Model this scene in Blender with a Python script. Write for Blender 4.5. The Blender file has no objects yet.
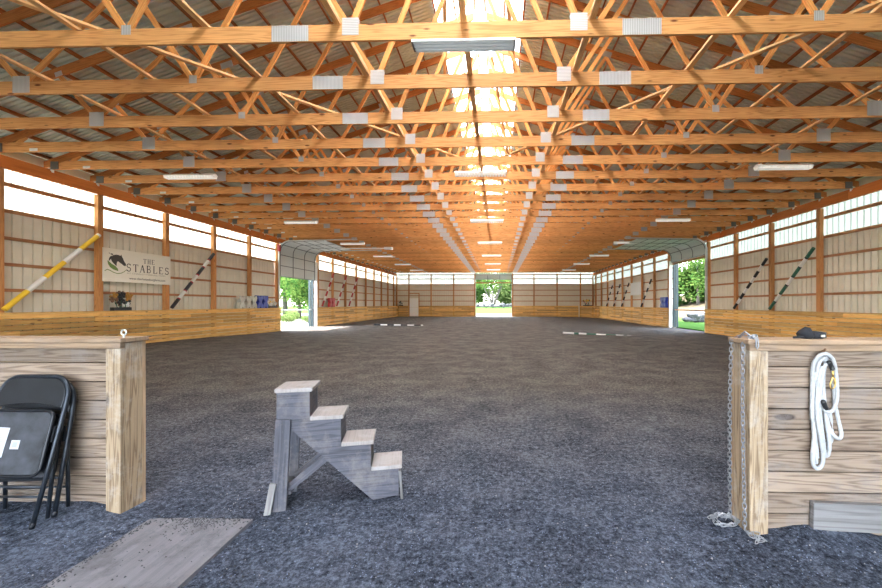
import bpy, bmesh, math, random
from mathutils import Vector, Matrix
random.seed(7)
R = random.Random(11)
SC = bpy.context.scene
COL = SC.collection
pi = math.pi

# ------------------------------------------------------------------ camera numbers (metres)
F, CX, CY = 381.0, 487.3, 304.0          # focal length and principal point for an 882 x 588 frame
TH = 0.0283                              # the camera looks this much (rad) left of the arena axis
HC = 1.45                                # eye height
cT, sT = math.cos(TH), math.sin(TH)
def P(px, py, z):
    """point seen at (px,py) at distance z in front of the camera"""
    xc = (px-CX)/F*z
    return Vector((xc*cT - z*sT, z*cT + xc*sT, HC - (py-CY)/F*z))

# ------------------------------------------------------------------ materials
MATS = {}
def newmat(name):
    m = bpy.data.materials.new(name); m.use_nodes = True
    nt = m.node_tree; b = nt.nodes['Principled BSDF']
    MATS[name] = m
    return m, nt, b
def N(nt, t, **kw):
    n = nt.nodes.new(t)
    for k, v in kw.items():
        setattr(n, k, v)
    return n
def plain(name, col, rough=.6, metal=0., noise=0.0, nscale=20, bump=0.0, spec=.5):
    m, nt, b = newmat(name)
    b.inputs['Base Color'].default_value = (*col, 1)
    b.inputs['Roughness'].default_value = rough
    b.inputs['Metallic'].default_value = metal
    b.inputs['Specular IOR Level'].default_value = spec
    if noise or bump:
        tc = N(nt, 'ShaderNodeTexCoord')
        no = N(nt, 'ShaderNodeTexNoise'); no.inputs['Scale'].default_value = nscale; no.inputs['Detail'].default_value = 5
        nt.links.new(tc.outputs['Object'], no.inputs['Vector'])
        if noise:
            mr = N(nt, 'ShaderNodeMapRange'); mr.inputs[1].default_value = .3; mr.inputs[2].default_value = .7
            mr.inputs[3].default_value = 1-noise; mr.inputs[4].default_value = 1+noise*.6
            nt.links.new(no.outputs['Fac'], mr.inputs[0])
            mx = N(nt, 'ShaderNodeMix', data_type='RGBA', blend_type='MULTIPLY'); mx.inputs[0].default_value = 1
            mx.inputs[6].default_value = (*col, 1)
            nt.links.new(mr.outputs[0], mx.inputs[7]); nt.links.new(mx.outputs[2], b.inputs['Base Color'])
        if bump:
            bu = N(nt, 'ShaderNodeBump'); bu.inputs['Strength'].default_value = bump; bu.inputs['Distance'].default_value = .01
            nt.links.new(no.outputs['Fac'], bu.inputs['Height']); nt.links.new(bu.outputs[0], b.inputs['Normal'])
    return m
def math_(nt, op, a, b=None, c=None):
    n = N(nt, 'ShaderNodeMath', operation=op)
    for i, v in enumerate((a, b, c)):
        if v is None: continue
        if isinstance(v, (int, float)): n.inputs[i].default_value = v
        else: nt.links.new(v, n.inputs[i])
    return n.outputs[0]
def wood(name, light, dark, rings=26., ring_amt=.55, knots=.6, vary=.22, rough=.65, stain=None, stain_amt=0., bump=.25, blotch=.15, gs=1.):
    """timber: UV u runs along the grain in metres; v carries a random board number (10 per board)"""
    m, nt, b = newmat(name); L = nt.links.new
    uv = N(nt, 'ShaderNodeUVMap'); sp = N(nt, 'ShaderNodeSeparateXYZ'); L(uv.outputs[0], sp.inputs[0])
    u, v = sp.outputs[0], sp.outputs[1]
    k = math_(nt, 'ROUND', math_(nt, 'DIVIDE', v, 10.)) 
    oi = N(nt, 'ShaderNodeObjectInfo')
    seed = math_(nt, 'ADD', k, math_(nt, 'MULTIPLY', oi.outputs['Random'], 77.))
    def vec(su, sv, off=0.):
        c = N(nt, 'ShaderNodeCombineXYZ')
        L(math_(nt, 'MULTIPLY', u, su), c.inputs[0]); L(math_(nt, 'MULTIPLY', v, sv), c.inputs[1])
        L(math_(nt, 'ADD', math_(nt, 'MULTIPLY', seed, 3.1), off), c.inputs[2])
        return c.outputs[0]
    n1 = N(nt, 'ShaderNodeTexNoise'); n1.inputs['Scale'].default_value = 1; n1.inputs['Detail'].default_value = 2; n1.inputs['Roughness'].default_value = .45
    L(vec(.55*gs, 9.*gs), n1.inputs['Vector'])
    ring = math_(nt, 'SINE', math_(nt, 'MULTIPLY', n1.outputs['Fac'], rings*2.4))
    ring = math_(nt, 'POWER', math_(nt, 'MULTIPLY_ADD', ring, .5, .5), 2.2)
    n2 = N(nt, 'ShaderNodeTexNoise'); n2.inputs['Scale'].default_value = 1; n2.inputs['Detail'].default_value = 6; n2.inputs['Roughness'].default_value = .7
    L(vec(3., 110., 5.), n2.inputs['Vector'])
    fac = math_(nt, 'ADD', math_(nt, 'MULTIPLY', ring, ring_amt), math_(nt, 'MULTIPLY', math_(nt, 'SUBTRACT', n2.outputs['Fac'], .45), 1.1))
    mx = N(nt, 'ShaderNodeMix', data_type='RGBA'); mx.clamp_factor = True
    L(fac, mx.inputs[0]); mx.inputs[6].default_value = (*light, 1); mx.inputs[7].default_value = (*dark, 1)
    col = mx.outputs[2]
    # blotches
    n3 = N(nt, 'ShaderNodeTexNoise'); n3.inputs['Scale'].default_value = 1; n3.inputs['Detail'].default_value = 3
    L(vec(1.1, 4., 9.), n3.inputs['Vector'])
    # board to board variation
    wn = N(nt, 'ShaderNodeTexWhiteNoise', noise_dimensions='1D'); L(seed, wn.inputs['W'])
    val = math_(nt, 'ADD', math_(nt, 'MULTIPLY_ADD', wn.outputs['Value'], 2*vary, 1-vary), math_(nt, 'MULTIPLY', math_(nt, 'SUBTRACT', n3.outputs['Fac'], .5), 2*blotch))
    mv = N(nt, 'ShaderNodeMix', data_type='RGBA', blend_type='MULTIPLY'); mv.inputs[0].default_value = 1
    L(col, mv.inputs[6]); L(val, mv.inputs[7]); col = mv.outputs[2]
    if knots:
        vo = N(nt, 'ShaderNodeTexVoronoi'); vo.inputs['Scale'].default_value = 1; vo.voronoi_dimensions = '3D'
        L(vec(1.7, 5.5, 2.), vo.inputs['Vector'])
        kn = math_(nt, 'SUBTRACT', 1., math_(nt, 'DIVIDE', vo.outputs['Distance'], .13)); 
        kn = math_(nt, 'MULTIPLY', math_(nt, 'MAXIMUM', kn, 0.), 2.2*knots)
        mk = N(nt, 'ShaderNodeMix', data_type='RGBA'); mk.clamp_factor = True
        L(kn, mk.inputs[0]); L(col, mk.inputs[6]); mk.inputs[7].default_value = (dark[0]*.28, dark[1]*.22, dark[2]*.22, 1)
        col = mk.outputs[2]
    if stain:
        tc = N(nt, 'ShaderNodeTexCoord')
        n4 = N(nt, 'ShaderNodeTexNoise'); n4.inputs['Scale'].default_value = 3.; n4.inputs['Detail'].default_value = 8; n4.inputs['Roughness'].default_value = .75
        L(tc.outputs['Object'], n4.inputs['Vector'])
        f = N(nt, 'ShaderNodeMapRange'); f.inputs[1].default_value = .48; f.inputs[2].default_value = .62; f.inputs[4].default_value = stain_amt
        L(n4.outputs['Fac'], f.inputs[0])
        ms = N(nt, 'ShaderNodeMix', data_type='RGBA'); L(f.outputs[0], ms.inputs[0]); L(col, ms.inputs[6]); ms.inputs[7].default_value = (*stain, 1)
        col = ms.outputs[2]
    L(col, b.inputs['Base Color']); b.inputs['Roughness'].default_value = rough; b.inputs['Specular IOR Level'].default_value = .3
    if bump:
        bu = N(nt, 'ShaderNodeBump'); bu.inputs['Strength'].default_value = bump; bu.inputs['Distance'].default_value = .004
        L(fac, bu.inputs['Height']); L(bu.outputs[0], b.inputs['Normal'])
    return m

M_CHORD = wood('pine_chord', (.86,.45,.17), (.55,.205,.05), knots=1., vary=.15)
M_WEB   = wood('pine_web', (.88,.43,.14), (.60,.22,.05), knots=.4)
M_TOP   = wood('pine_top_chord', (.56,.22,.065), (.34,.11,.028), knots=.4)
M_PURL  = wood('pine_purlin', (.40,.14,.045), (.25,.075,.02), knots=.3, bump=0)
M_BRACE = wood('pine_brace', (.88,.56,.27), (.66,.34,.12), knots=.3)
M_POST  = wood('post_wood', (.55,.26,.095), (.36,.14,.04), knots=.5)
M_GIRT  = wood('girt_wood', (.46,.22,.10), (.30,.12,.045), knots=.3, bump=0)
M_HEAD  = wood('header_wood', (.62,.20,.045), (.42,.11,.022), rings=10, ring_amt=.3, knots=.1)
M_KICK  = wood('kick_wood', (.70,.42,.135), (.44,.21,.05), knots=1.3, vary=.36, blotch=.25)
M_GREY  = wood('weathered_board', (.285,.218,.168), (.10,.064,.044), rings=28, ring_amt=.65, knots=1.5, vary=.2, bump=.6, stain=(.235,.21,.20), stain_amt=.5, gs=1.5)
M_OLDP  = wood('weathered_post', (.38,.285,.19), (.14,.09,.055), rings=30, ring_amt=.65, knots=.9, vary=.08, bump=.6, stain=(.52,.49,.46), stain_amt=.5, gs=1.5)
M_CAP   = wood('cap_wood', (.42,.29,.19), (.20,.13,.08), knots=.5, bump=.5, stain=(.22,.18,.16), stain_amt=.4)
M_PLANK = wood('grey_plank', (.25,.245,.25), (.13,.12,.12), knots=.9, bump=.5)
M_STOOL = wood('stool_paint', (.092,.094,.120), (.028,.026,.032), rings=20, ring_amt=.45, knots=.3, vary=.1, bump=.5, stain=(.20,.18,.18), stain_amt=.6, gs=1.6)
M_TREAD = wood('stool_tread', (.29,.262,.256), (.175,.16,.156), ring_amt=.3, knots=.1, vary=.08, bump=.4, stain=(.36,.35,.36), stain_amt=.6)
M_PLATE_OLD = wood('ply_mat', (.18,.18,.205), (.115,.113,.13), rings=9, ring_amt=.4, knots=0, vary=.03, bump=.6, stain=(.08,.082,.095), stain_amt=.85)

M_STEEL = plain('galvanised', (.62,.64,.64), .42, .55, noise=.14, nscale=30)
def plate_mat():
    m, nt, b = newmat('nail_plate_steel'); L = nt.links.new
    uv = N(nt, 'ShaderNodeUVMap'); w = N(nt, 'ShaderNodeTexWave'); w.bands_direction = 'X'; w.inputs['Scale'].default_value = 13; w.inputs['Distortion'].default_value = .4
    L(uv.outputs[0], w.inputs['Vector'])
    mx = N(nt, 'ShaderNodeMix', data_type='RGBA'); L(w.outputs['Fac'], mx.inputs[0])
    mx.inputs[6].default_value = (.42,.42,.42,1); mx.inputs[7].default_value = (.72,.73,.74,1)
    L(mx.outputs[2], b.inputs['Base Color']); b.inputs['Metallic'].default_value = .25; b.inputs['Roughness'].default_value = .5
    return m
M_NAIL = plate_mat()
M_ROOF = plain('roof_metal', (.72,.80,.74), .38, 0., noise=.08, nscale=3)
M_SIDE = plain('tan_siding', (.70,.655,.54), .55, 0., noise=.05, nscale=3)
M_DOORP= plain('door_panel', (.62,.66,.66), .55, 0., noise=.04)
M_HEEL = plain('heel_steel', (.20,.20,.19), .5, .3)
M_DOORR= plain('door_rib', (.16,.18,.18), .5, .3)
M_WHITE= plain('white_paint', (.88,.88,.86), .5, noise=.04)
M_SAGE = plain('sage_panel', (.36,.44,.40), .55)
M_DKGRN= plain('green_trim', (.012,.03,.032), .5)
M_BLACK= plain('black_paint', (.018,.018,.02), .45)
M_RED  = plain('red_paint', (.42,.025,.03), .4)
M_YEL  = plain('yellow_paint', (.85,.56,.03), .4)
M_GRN  = plain('dark_green_paint', (.02,.11,.07), .45)
M_POLEW= plain('pole_white', (.80,.79,.76), .45)
M_ORANGE = plain('faded_orange', (.45,.22,.04), .6)
M_BLUE = plain('blue_plastic', (.025,.05,.36), .4)
M_GREYP= plain('grey_plastic', (.55,.54,.48), .5, noise=.15, nscale=12)
M_CHAIR= plain('chair_black_steel', (.012,.014,.020), .38, .3, noise=.3, nscale=14)
M_SEAT = plain('chair_seat_dusty', (.042,.046,.058), .6, .1, noise=.75, nscale=9, bump=.3)
M_TUBE = plain('chair_tube_worn', (.030,.037,.050), .38, .5, noise=.35, nscale=25)
M_PAPER= plain('paper', (.46,.49,.53), .7)
M_INK  = plain('faint_ink', (.34,.37,.42), .7)
M_ROPE = plain('cotton_rope', (.47,.485,.51), .9, noise=.12, nscale=60, bump=.6)
M_CLOTH= plain('black_cloth', (.012,.014,.02), .85, noise=.2, nscale=30, bump=.5)
M_BRASS= plain('brass', (.75,.50,.16), .3, .9)
M_CHAIN= plain('chain_steel', (.33,.35,.39), .42, .8)
M_RUST = plain('rusty_steel', (.26,.14,.085), .7, .4, noise=.3)
M_SIGN = plain('sign_face', (.80,.77,.66), .5)
M_SINK = plain('sign_ink', (.05,.05,.04), .6)
M_SGREY= plain('sign_grey', (.42,.40,.33), .6)
M_HORSE= plain('sign_horse', (.050,.044,.036), .6)
M_LEAFG= plain('sign_leaf', (.16,.26,.06), .6)
M_LAMPG= plain('lamp_housing', (.86,.90,.90), .35, 0)
M_LAMPD= plain('lamp_end_cap', (.17,.20,.21), .35, .4)  # dark grey used on the lamp end caps
M_STONE= plain('field_stone', (.10,.10,.105), .9, noise=.35, nscale=4, bump=.8, spec=0)
M_BARK = plain('bark', (.07,.06,.05), .95, noise=.3, nscale=12, bump=.6)
M_GRAVEL=plain('white_gravel', (.13,.127,.12), .9, noise=.12, nscale=40, spec=0)
M_FIELD= plain('dry_field', (.085,.070,.047), .95, noise=.12, nscale=3, spec=0)
M_GRASS= plain('lawn', (.055,.115,.028), .95, noise=.3, nscale=5, bump=.5, spec=0)
M_WHB  = plain('board_white', (.66,.68,.66), .4)
def glow(name, col, strength):
    m, nt, b = newmat(name)
    b.inputs['Base Color'].default_value = (.8,.8,.78,1); b.inputs['Roughness'].default_value = .4
    b.inputs['Emission Color'].default_value = (*col,1); b.inputs['Emission Strength'].default_value = strength
    return m
M_TUBEL = glow('tube_lamp_glow', (.9,.96,1.), .035)  # faint glow put into the unlit tubes to lighten the lamp's underside
M_LENS = glow('lamp_lens', (1.,.96,.88), .055)
def translucent(name, col, amt=.8, clear=0.):
    m = bpy.data.materials.new(name); m.use_nodes = True; nt = m.node_tree; nt.nodes.clear(); L = nt.links.new
    o = N(nt, 'ShaderNodeOutputMaterial'); t = N(nt, 'ShaderNodeBsdfTranslucent'); d = N(nt, 'ShaderNodeBsdfDiffuse')
    t.inputs[0].default_value = (*col,1); d.inputs[0].default_value = (*col,1)
    mx = N(nt, 'ShaderNodeMixShader'); mx.inputs[0].default_value = amt
    L(d.outputs[0], mx.inputs[1]); L(t.outputs[0], mx.inputs[2])
    if clear:
        g = N(nt, 'ShaderNodeBsdfTransparent'); m2 = N(nt, 'ShaderNodeMixShader'); m2.inputs[0].default_value = clear
        L(mx.outputs[0], m2.inputs[1]); L(g.outputs[0], m2.inputs[2]); L(m2.outputs[0], o.inputs[0])
    else:
        L(mx.outputs[0], o.inputs[0])
    return m
M_CLEAR = translucent('ribbed_clear_panel', (.25,.252,.212), .85, 0.)
M_SKYL = translucent('skylight_panel', (1.,.98,.93), .9)
def leafmat(name, c1, c2):
    m = bpy.data.materials.new(name); m.use_nodes = True; nt = m.node_tree; nt.nodes.clear(); L = nt.links.new
    o = N(nt, 'ShaderNodeOutputMaterial'); t = N(nt, 'ShaderNodeBsdfTranslucent'); d = N(nt, 'ShaderNodeBsdfDiffuse')
    ge = N(nt, 'ShaderNodeNewGeometry'); r = N(nt, 'ShaderNodeMix', data_type='RGBA'); L(ge.outputs['Random Per Island'], r.inputs[0])
    r.inputs[6].default_value = (*c1,1); r.inputs[7].default_value = (*c2,1)
    L(r.outputs[2], t.inputs[0]); L(r.outputs[2], d.inputs[0])
    mx = N(nt, 'ShaderNodeMixShader'); mx.inputs[0].default_value = .45
    L(d.outputs[0], mx.inputs[1]); L(t.outputs[0], mx.inputs[2]); L(mx.outputs[0], o.inputs[0])
    return m
M_LEAF1 = leafmat('leaves_green', (.018,.062,.014), (.095,.15,.035))
M_LEAF2 = leafmat('leaves_pale', (.05,.10,.022), (.17,.21,.08))
def footing():
    m, nt, b = newmat('rubber_sand_footing'); L = nt.links.new
    tc = N(nt, 'ShaderNodeTexCoord')
    def noise(s, d, r=.6, sc=None):
        n = N(nt, 'ShaderNodeTexNoise'); n.inputs['Scale'].default_value = s; n.inputs['Detail'].default_value = d; n.inputs['Roughness'].default_value = r
        L(tc.outputs['Object'], n.inputs['Vector']); return n.outputs['Fac']
    fine = noise(55, 6, .9); mid = noise(22, 6, .8); big = noise(1.6, 5, .7)
    v1 = N(nt, 'ShaderNodeTexVoronoi'); v1.inputs['Scale'].default_value = 85; L(tc.outputs['Object'], v1.inputs['Vector'])
    cr = N(nt, 'ShaderNodeValToRGB'); L(math_(nt, 'ADD', math_(nt, 'MULTIPLY', fine, .55), math_(nt, 'ADD', math_(nt, 'MULTIPLY', mid, .42), math_(nt, 'MULTIPLY', big, .15))), cr.inputs[0])
    e = cr.color_ramp.elements
    e[0].position = .465; e[0].color = (.014,.014,.016,1); e[1].position = .67; e[1].color = (.36,.34,.325,1)
    x = e.new(.56); x.color = (.105,.099,.096,1)
    # dusty tan drifts
    dm = N(nt, 'ShaderNodeMapRange'); dm.inputs[1].default_value = .50; dm.inputs[2].default_value = .70; dm.inputs[4].default_value = .40
    L(math_(nt, 'ADD', math_(nt, 'MULTIPLY', big, .7), math_(nt, 'MULTIPLY', mid, .35)), dm.inputs[0])
    mx = N(nt, 'ShaderNodeMix', data_type='RGBA'); L(dm.outputs[0], mx.inputs[0]); L(cr.outputs[0], mx.inputs[6]); mx.inputs[7].default_value = (.19,.175,.16,1)
    # pale flecks of fibre
    sx = N(nt, 'ShaderNodeSeparateColor'); L(v1.outputs['Color'], sx.inputs[0])
    fl = math_(nt, 'MULTIPLY', math_(nt, 'GREATER_THAN', sx.outputs[0], .955), math_(nt, 'LESS_THAN', v1.outputs['Distance'], .30))
    m2 = N(nt, 'ShaderNodeMix', data_type='RGBA'); L(fl, m2.inputs[0]); L(mx.outputs[2], m2.inputs[6]); m2.inputs[7].default_value = (.45,.45,.47,1)
    # blue daylight painted into the colour near the gateway, warmer tone further in
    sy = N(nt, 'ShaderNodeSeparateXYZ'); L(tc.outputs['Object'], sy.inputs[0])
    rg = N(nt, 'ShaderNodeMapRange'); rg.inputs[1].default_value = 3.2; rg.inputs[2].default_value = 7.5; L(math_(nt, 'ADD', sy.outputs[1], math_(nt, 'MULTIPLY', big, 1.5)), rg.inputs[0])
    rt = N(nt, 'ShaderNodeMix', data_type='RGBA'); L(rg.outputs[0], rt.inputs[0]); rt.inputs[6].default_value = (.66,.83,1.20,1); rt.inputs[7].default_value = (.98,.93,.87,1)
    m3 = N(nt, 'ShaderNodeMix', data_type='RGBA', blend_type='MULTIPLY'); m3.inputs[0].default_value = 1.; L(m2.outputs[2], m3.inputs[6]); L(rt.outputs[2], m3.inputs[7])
    L(m3.outputs[2], b.inputs['Base Color']); b.inputs['Roughness'].default_value = .95; b.inputs['Specular IOR Level'].default_value = .06
    hh = math_(nt, 'ADD', math_(nt, 'MULTIPLY', mid, .03), math_(nt, 'MULTIPLY', fine, .018))
    bu = N(nt, 'ShaderNodeBump'); bu.inputs['Strength'].default_value = .9; bu.inputs['Distance'].default_value = 1.
    L(hh, bu.inputs['Height']); L(bu.outputs[0], b.inputs['Normal'])
    return m
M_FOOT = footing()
M_CRUMB = plain('dark_crumb', (.05,.052,.06), .9)
M_CRUMBL = plain('pale_crumb', (.34,.34,.36), .9)

# ------------------------------------------------------------------ mesh helpers
class MB:
    def __init__(s): s.v=[]; s.f=[]; s.uv=[]; s.mi=[]
    def face(s, pts, uvs=None, mi=0):
        i = len(s.v); s.v += [tuple(p) for p in pts]; s.f.append(tuple(range(i, i+len(pts))))
        s.uv.append(uvs or [(0,0)]*len(pts)); s.mi.append(mi)
    def faces(s, verts, faces, mi=0, uvf=None):
        i = len(s.v); s.v += [tuple(p) for p in verts]
        for f in faces:
            s.f.append(tuple(i+k for k in f)); s.mi.append(mi)
            s.uv.append([uvf(verts[k]) for k in f] if uvf else [(0,0)]*len(f))
    def obox(s, c, ax, ay, az, hx, hy, hz, mi=0):
        """oriented box; uv u along its longest axis"""
        c = Vector(c); A = [(Vector(ax), hx), (Vector(ay), hy), (Vector(az), hz)]
        A.sort(key=lambda a: -a[1]); (l, hl), (w, hw), (t, ht) = A
        if l.cross(w).dot(t) < 0: t = -t
        k = 10*R.randint(-40, 40); uo = R.uniform(0, 60)
        V = {}
        for a in (-1,1):
            for b in (-1,1):
                for d in (-1,1):
                    V[a,b,d] = c + l*hl*a + w*hw*b + t*ht*d
        idx = {}
        base = len(s.v)
        for n,(key,p) in enumerate(V.items()):
            s.v.append(tuple(p)); idx[key] = base+n
        def add(keys, uvfn):
            s.f.append(tuple(idx[q] for q in keys)); s.uv.append([uvfn(q) for q in keys]); s.mi.append(mi)
        fw = lambda o: (lambda q: (uo+q[0]*hl, k+o+q[1]*hw))
        ft = lambda o: (lambda q: (uo+q[0]*hl, k+o+q[2]*ht))
        fe = lambda q: (uo+q[2]*ht, k+2+q[1]*hw)
        add([(-1,-1,1),(1,-1,1),(1,1,1),(-1,1,1)], fw(0)); add([(-1,-1,-1),(-1,1,-1),(1,1,-1),(1,-1,-1)], fw(.7))
        add([(-1,1,-1),(-1,1,1),(1,1,1),(1,1,-1)], ft(1.3)); add([(-1,-1,-1),(1,-1,-1),(1,-1,1),(-1,-1,1)], ft(1.7))
        add([(1,-1,-1),(1,1,-1),(1,1,1),(1,-1,1)], fe); add([(-1,-1,-1),(-1,-1,1),(-1,1,1),(-1,1,-1)], fe)
        return s
    def box(s, x0,x1,y0,y1,z0,z1, mi=0):
        s.obox(((x0+x1)/2,(y0+y1)/2,(z0+z1)/2), (1,0,0),(0,1,0),(0,0,1), abs(x1-x0)/2,abs(y1-y0)/2,abs(z1-z0)/2, mi); return s
    def beam(s, p0, p1, w, t, side=(0,1,0), mi=0):
        """w = in the direction perpendicular to side, t = thickness along side"""
        p0, p1 = Vector(p0), Vector(p1); d = (p1-p0); L = d.length; d.normalize()
        sd = Vector(side); sd = (sd - d*sd.dot(d)).normalized(); up = d.cross(sd)
        s.obox((p0+p1)/2, d, up, sd, L/2, w/2, t/2, mi); return s
    def tube(s, pts, r, n=8, closed=False, mi=0, cap=True):
        pts = [Vector(p) for p in pts]; m = len(pts); rings = []
        rr = r if isinstance(r, (list,tuple)) else [r]*m
        up = None; base = len(s.v); ln = 0; kk = 10*R.randint(-40,40)
        for i in range(m):
            if closed: d = pts[(i+1)%m]-pts[i-1]
            else: d = pts[min(i+1,m-1)]-pts[max(i-1,0)]
            d.normalize()
            if up is None:
                up = d.orthogonal().normalized()
            up = (up - d*up.dot(d));
            if up.length < 1e-5: up = d.orthogonal()
            up.normalize(); sd = d.cross(up)
            for k in range(n):
                a = 2*pi*k/n; s.v.append(tuple(pts[i]+up*math.cos(a)*rr[i]+sd*math.sin(a)*rr[i]))
        lens = [0]
        for i in range(1,m): lens.append(lens[-1]+(pts[i]-pts[i-1]).length)
        for i in range(m if closed else m-1):
            j = (i+1)%m
            for k in range(n):
                l = (k+1)%n
                s.f.append((base+i*n+k, base+i*n+l, base+j*n+l, base+j*n+k)); s.mi.append(mi)
                a, b2 = lens[i], (lens[j] if j else lens[i]+.01)
                s.uv.append([(a,kk+k*.02),(a,kk+k*.02+.02),(b2,kk+k*.02+.02),(b2,kk+k*.02)])
        if cap and not closed:
            s.f.append(tuple(base+k for k in range(n))[::-1]); s.mi.append(mi); s.uv.append([(0,0)]*n)
            s.f.append(tuple(base+(m-1)*n+k for k in range(n))); s.mi.append(mi); s.uv.append([(0,0)]*n)
        return s
    def prism(s, poly, o, ex, ey, ez, t, mi=0):
        """2-D outline poly in (ex,ey) extruded t along ez"""
        o, ex, ey, ez = Vector(o), Vector(ex), Vector(ey), Vector(ez); n = len(poly)
        a = [o+ex*x+ey*y for x,y in poly]; b = [p+ez*t for p in a]
        base = len(s.v); s.v += [tuple(p) for p in a+b]; k = 10*R.randint(-40,40)
        U = [(x,k+y) for x,y in poly]
        area = sum(poly[i][0]*poly[(i+1)%n][1]-poly[(i+1)%n][0]*poly[i][1] for i in range(n))
        flip = (area>0) == (ex.cross(ey).dot(ez)*(1 if t>0 else -1)>0)
        f1 = list(range(n))[::-1] if flip else list(range(n)); f2 = [n+i for i in (range(n) if flip else list(range(n))[::-1])]
        s.f.append(tuple(base+i for i in f1)); s.uv.append([U[i] for i in f1]); s.mi.append(mi)
        s.f.append(tuple(base+i for i in f2)); s.uv.append([U[i-n] for i in f2]); s.mi.append(mi)
        for i in range(n):
            j=(i+1)%n; q=(i,j,n+j,n+i) if flip else (j,i,n+i,n+j)
            ll=math.hypot(poly[i][0]-poly[j][0],poly[i][1]-poly[j][1])
            s.f.append(tuple(base+x for x in q)); s.uv.append([(0,k+1),(ll,k+1),(ll,k+1+abs(t)),(0,k+1+abs(t))]); s.mi.append(mi)
        return s
    def blob(s, c, rx, ry, rz, seed=0, rough=.15, n=10, mi=0):
        rr = random.Random(seed); bm = bmesh.new(); bmesh.ops.create_icosphere(bm, subdivisions=2, radius=1)
        c = Vector(c); base=len(s.v)
        ph=[rr.uniform(0,6) for _ in range(6)]
        for v in bm.verts:
            p=v.co; k=1+rough*(math.sin(3*p.x+ph[0])+math.sin(4*p.y+ph[1])+math.sin(5*p.z+ph[2])*.7+rr.uniform(-.5,.5))*.6
            s.v.append((c.x+p.x*rx*k, c.y+p.y*ry*k, c.z+p.z*rz*k))
        for f in bm.faces: s.f.append(tuple(base+v.index for v in f.verts)); s.uv.append([(0,0)]*3); s.mi.append(mi)
        bm.free(); return s
    def build(s, name, mat, parent=None, bevel=0, smooth=False, origin=None, label=None):
        me = bpy.data.meshes.new(name)
        org = Vector(origin) if origin is not None else (None)
        if org is None and parent is None:
            xs=[p[0] for p in s.v]; ys=[p[1] for p in s.v]; zs=[p[2] for p in s.v]
            org = Vector(((min(xs)+max(xs))/2,(min(ys)+max(ys))/2,min(zs)))
        if org is None: org = Vector((0,0,0))
        me.from_pydata([(p[0]-org.x,p[1]-org.y,p[2]-org.z) for p in s.v], [], s.f)
        uvl = me.uv_layers.new(name='UVMap'); i=0
        flat=[c for f in s.uv for q in f for c in q]
        uvl.data.foreach_set('uv', flat)
        for m_ in (mat if isinstance(mat,(list,tuple)) else [mat]): me.materials.append(m_)
        if any(s.mi): me.polygons.foreach_set('material_index', s.mi)
        if smooth: me.polygons.foreach_set('use_smooth', [True]*len(s.f))
        me.update()
        o = bpy.data.objects.new(name, me); COL.objects.link(o); o.location = org
        if parent is not None: o.parent = parent
        if bevel:
            b = o.modifiers.new('bevel','BEVEL'); b.width=bevel; b.segments=2; b.limit_method='ANGLE'
        if label: o['label']=label
        return o
def tag(o, label, cat=None, group=None, kind=None):
    o['label']=label
    if cat: o['category']=cat
    if group: o['group']=group
    if kind: o['kind']=kind
    return o
def empty(name, loc=(0,0,0), rz=0):
    o=bpy.data.objects.new(name,None); COL.objects.link(o); o.location=loc; o.rotation_euler=(0,0,rz); o.empty_display_size=.1
    return o
def struct(o, label=None):
    o['kind']='structure'
    if label: o['label']=label
    return o
CH = {}
def kids(o):
    return [c for c in bpy.data.objects if c.parent is o]
def copy_tree(proto, loc, label, group, tree):
    r = proto.copy(); COL.objects.link(r); r.location = loc
    r['label']=label; r['group']=group
    def rec(src, dst):
        for c in tree.get(src.name, []):
            d=c.copy(); COL.objects.link(d); d.parent=dst; rec(c,d)
    rec(proto, r)
    return r
def tree_of():
    t={}
    for o in bpy.data.objects:
        if o.parent: t.setdefault(o.parent.name,[]).append(o)
    return t
ONES=['','first','second','third','fourth','fifth','sixth','seventh','eighth','ninth','tenth','eleventh','twelfth','thirteenth','fourteenth','fifteenth','sixteenth','seventeenth','eighteenth','nineteenth']
def ordw(n):
    if n<20: return ONES[n]
    t={2:('twentieth','twenty'),3:('thirtieth','thirty'),4:('fortieth','forty')}[n//10]
    return t[0] if n%10==0 else t[1]+'-'+ONES[n%10]

# ------------------------------------------------------------------ building numbers
C = -.49                 # centre line
HW = 12.1                # half width to the posts
XL, XR = C-HW, C+HW      # -12.59 / 11.61
YE = 47.0                # end wall
Y0 = -9.0
S = 2.44
def py(k): return 11.73+S*k
D0, D1 = 21.55, 25.62    # side doors
ZC = 5.35                # bottom chord centre
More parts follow.
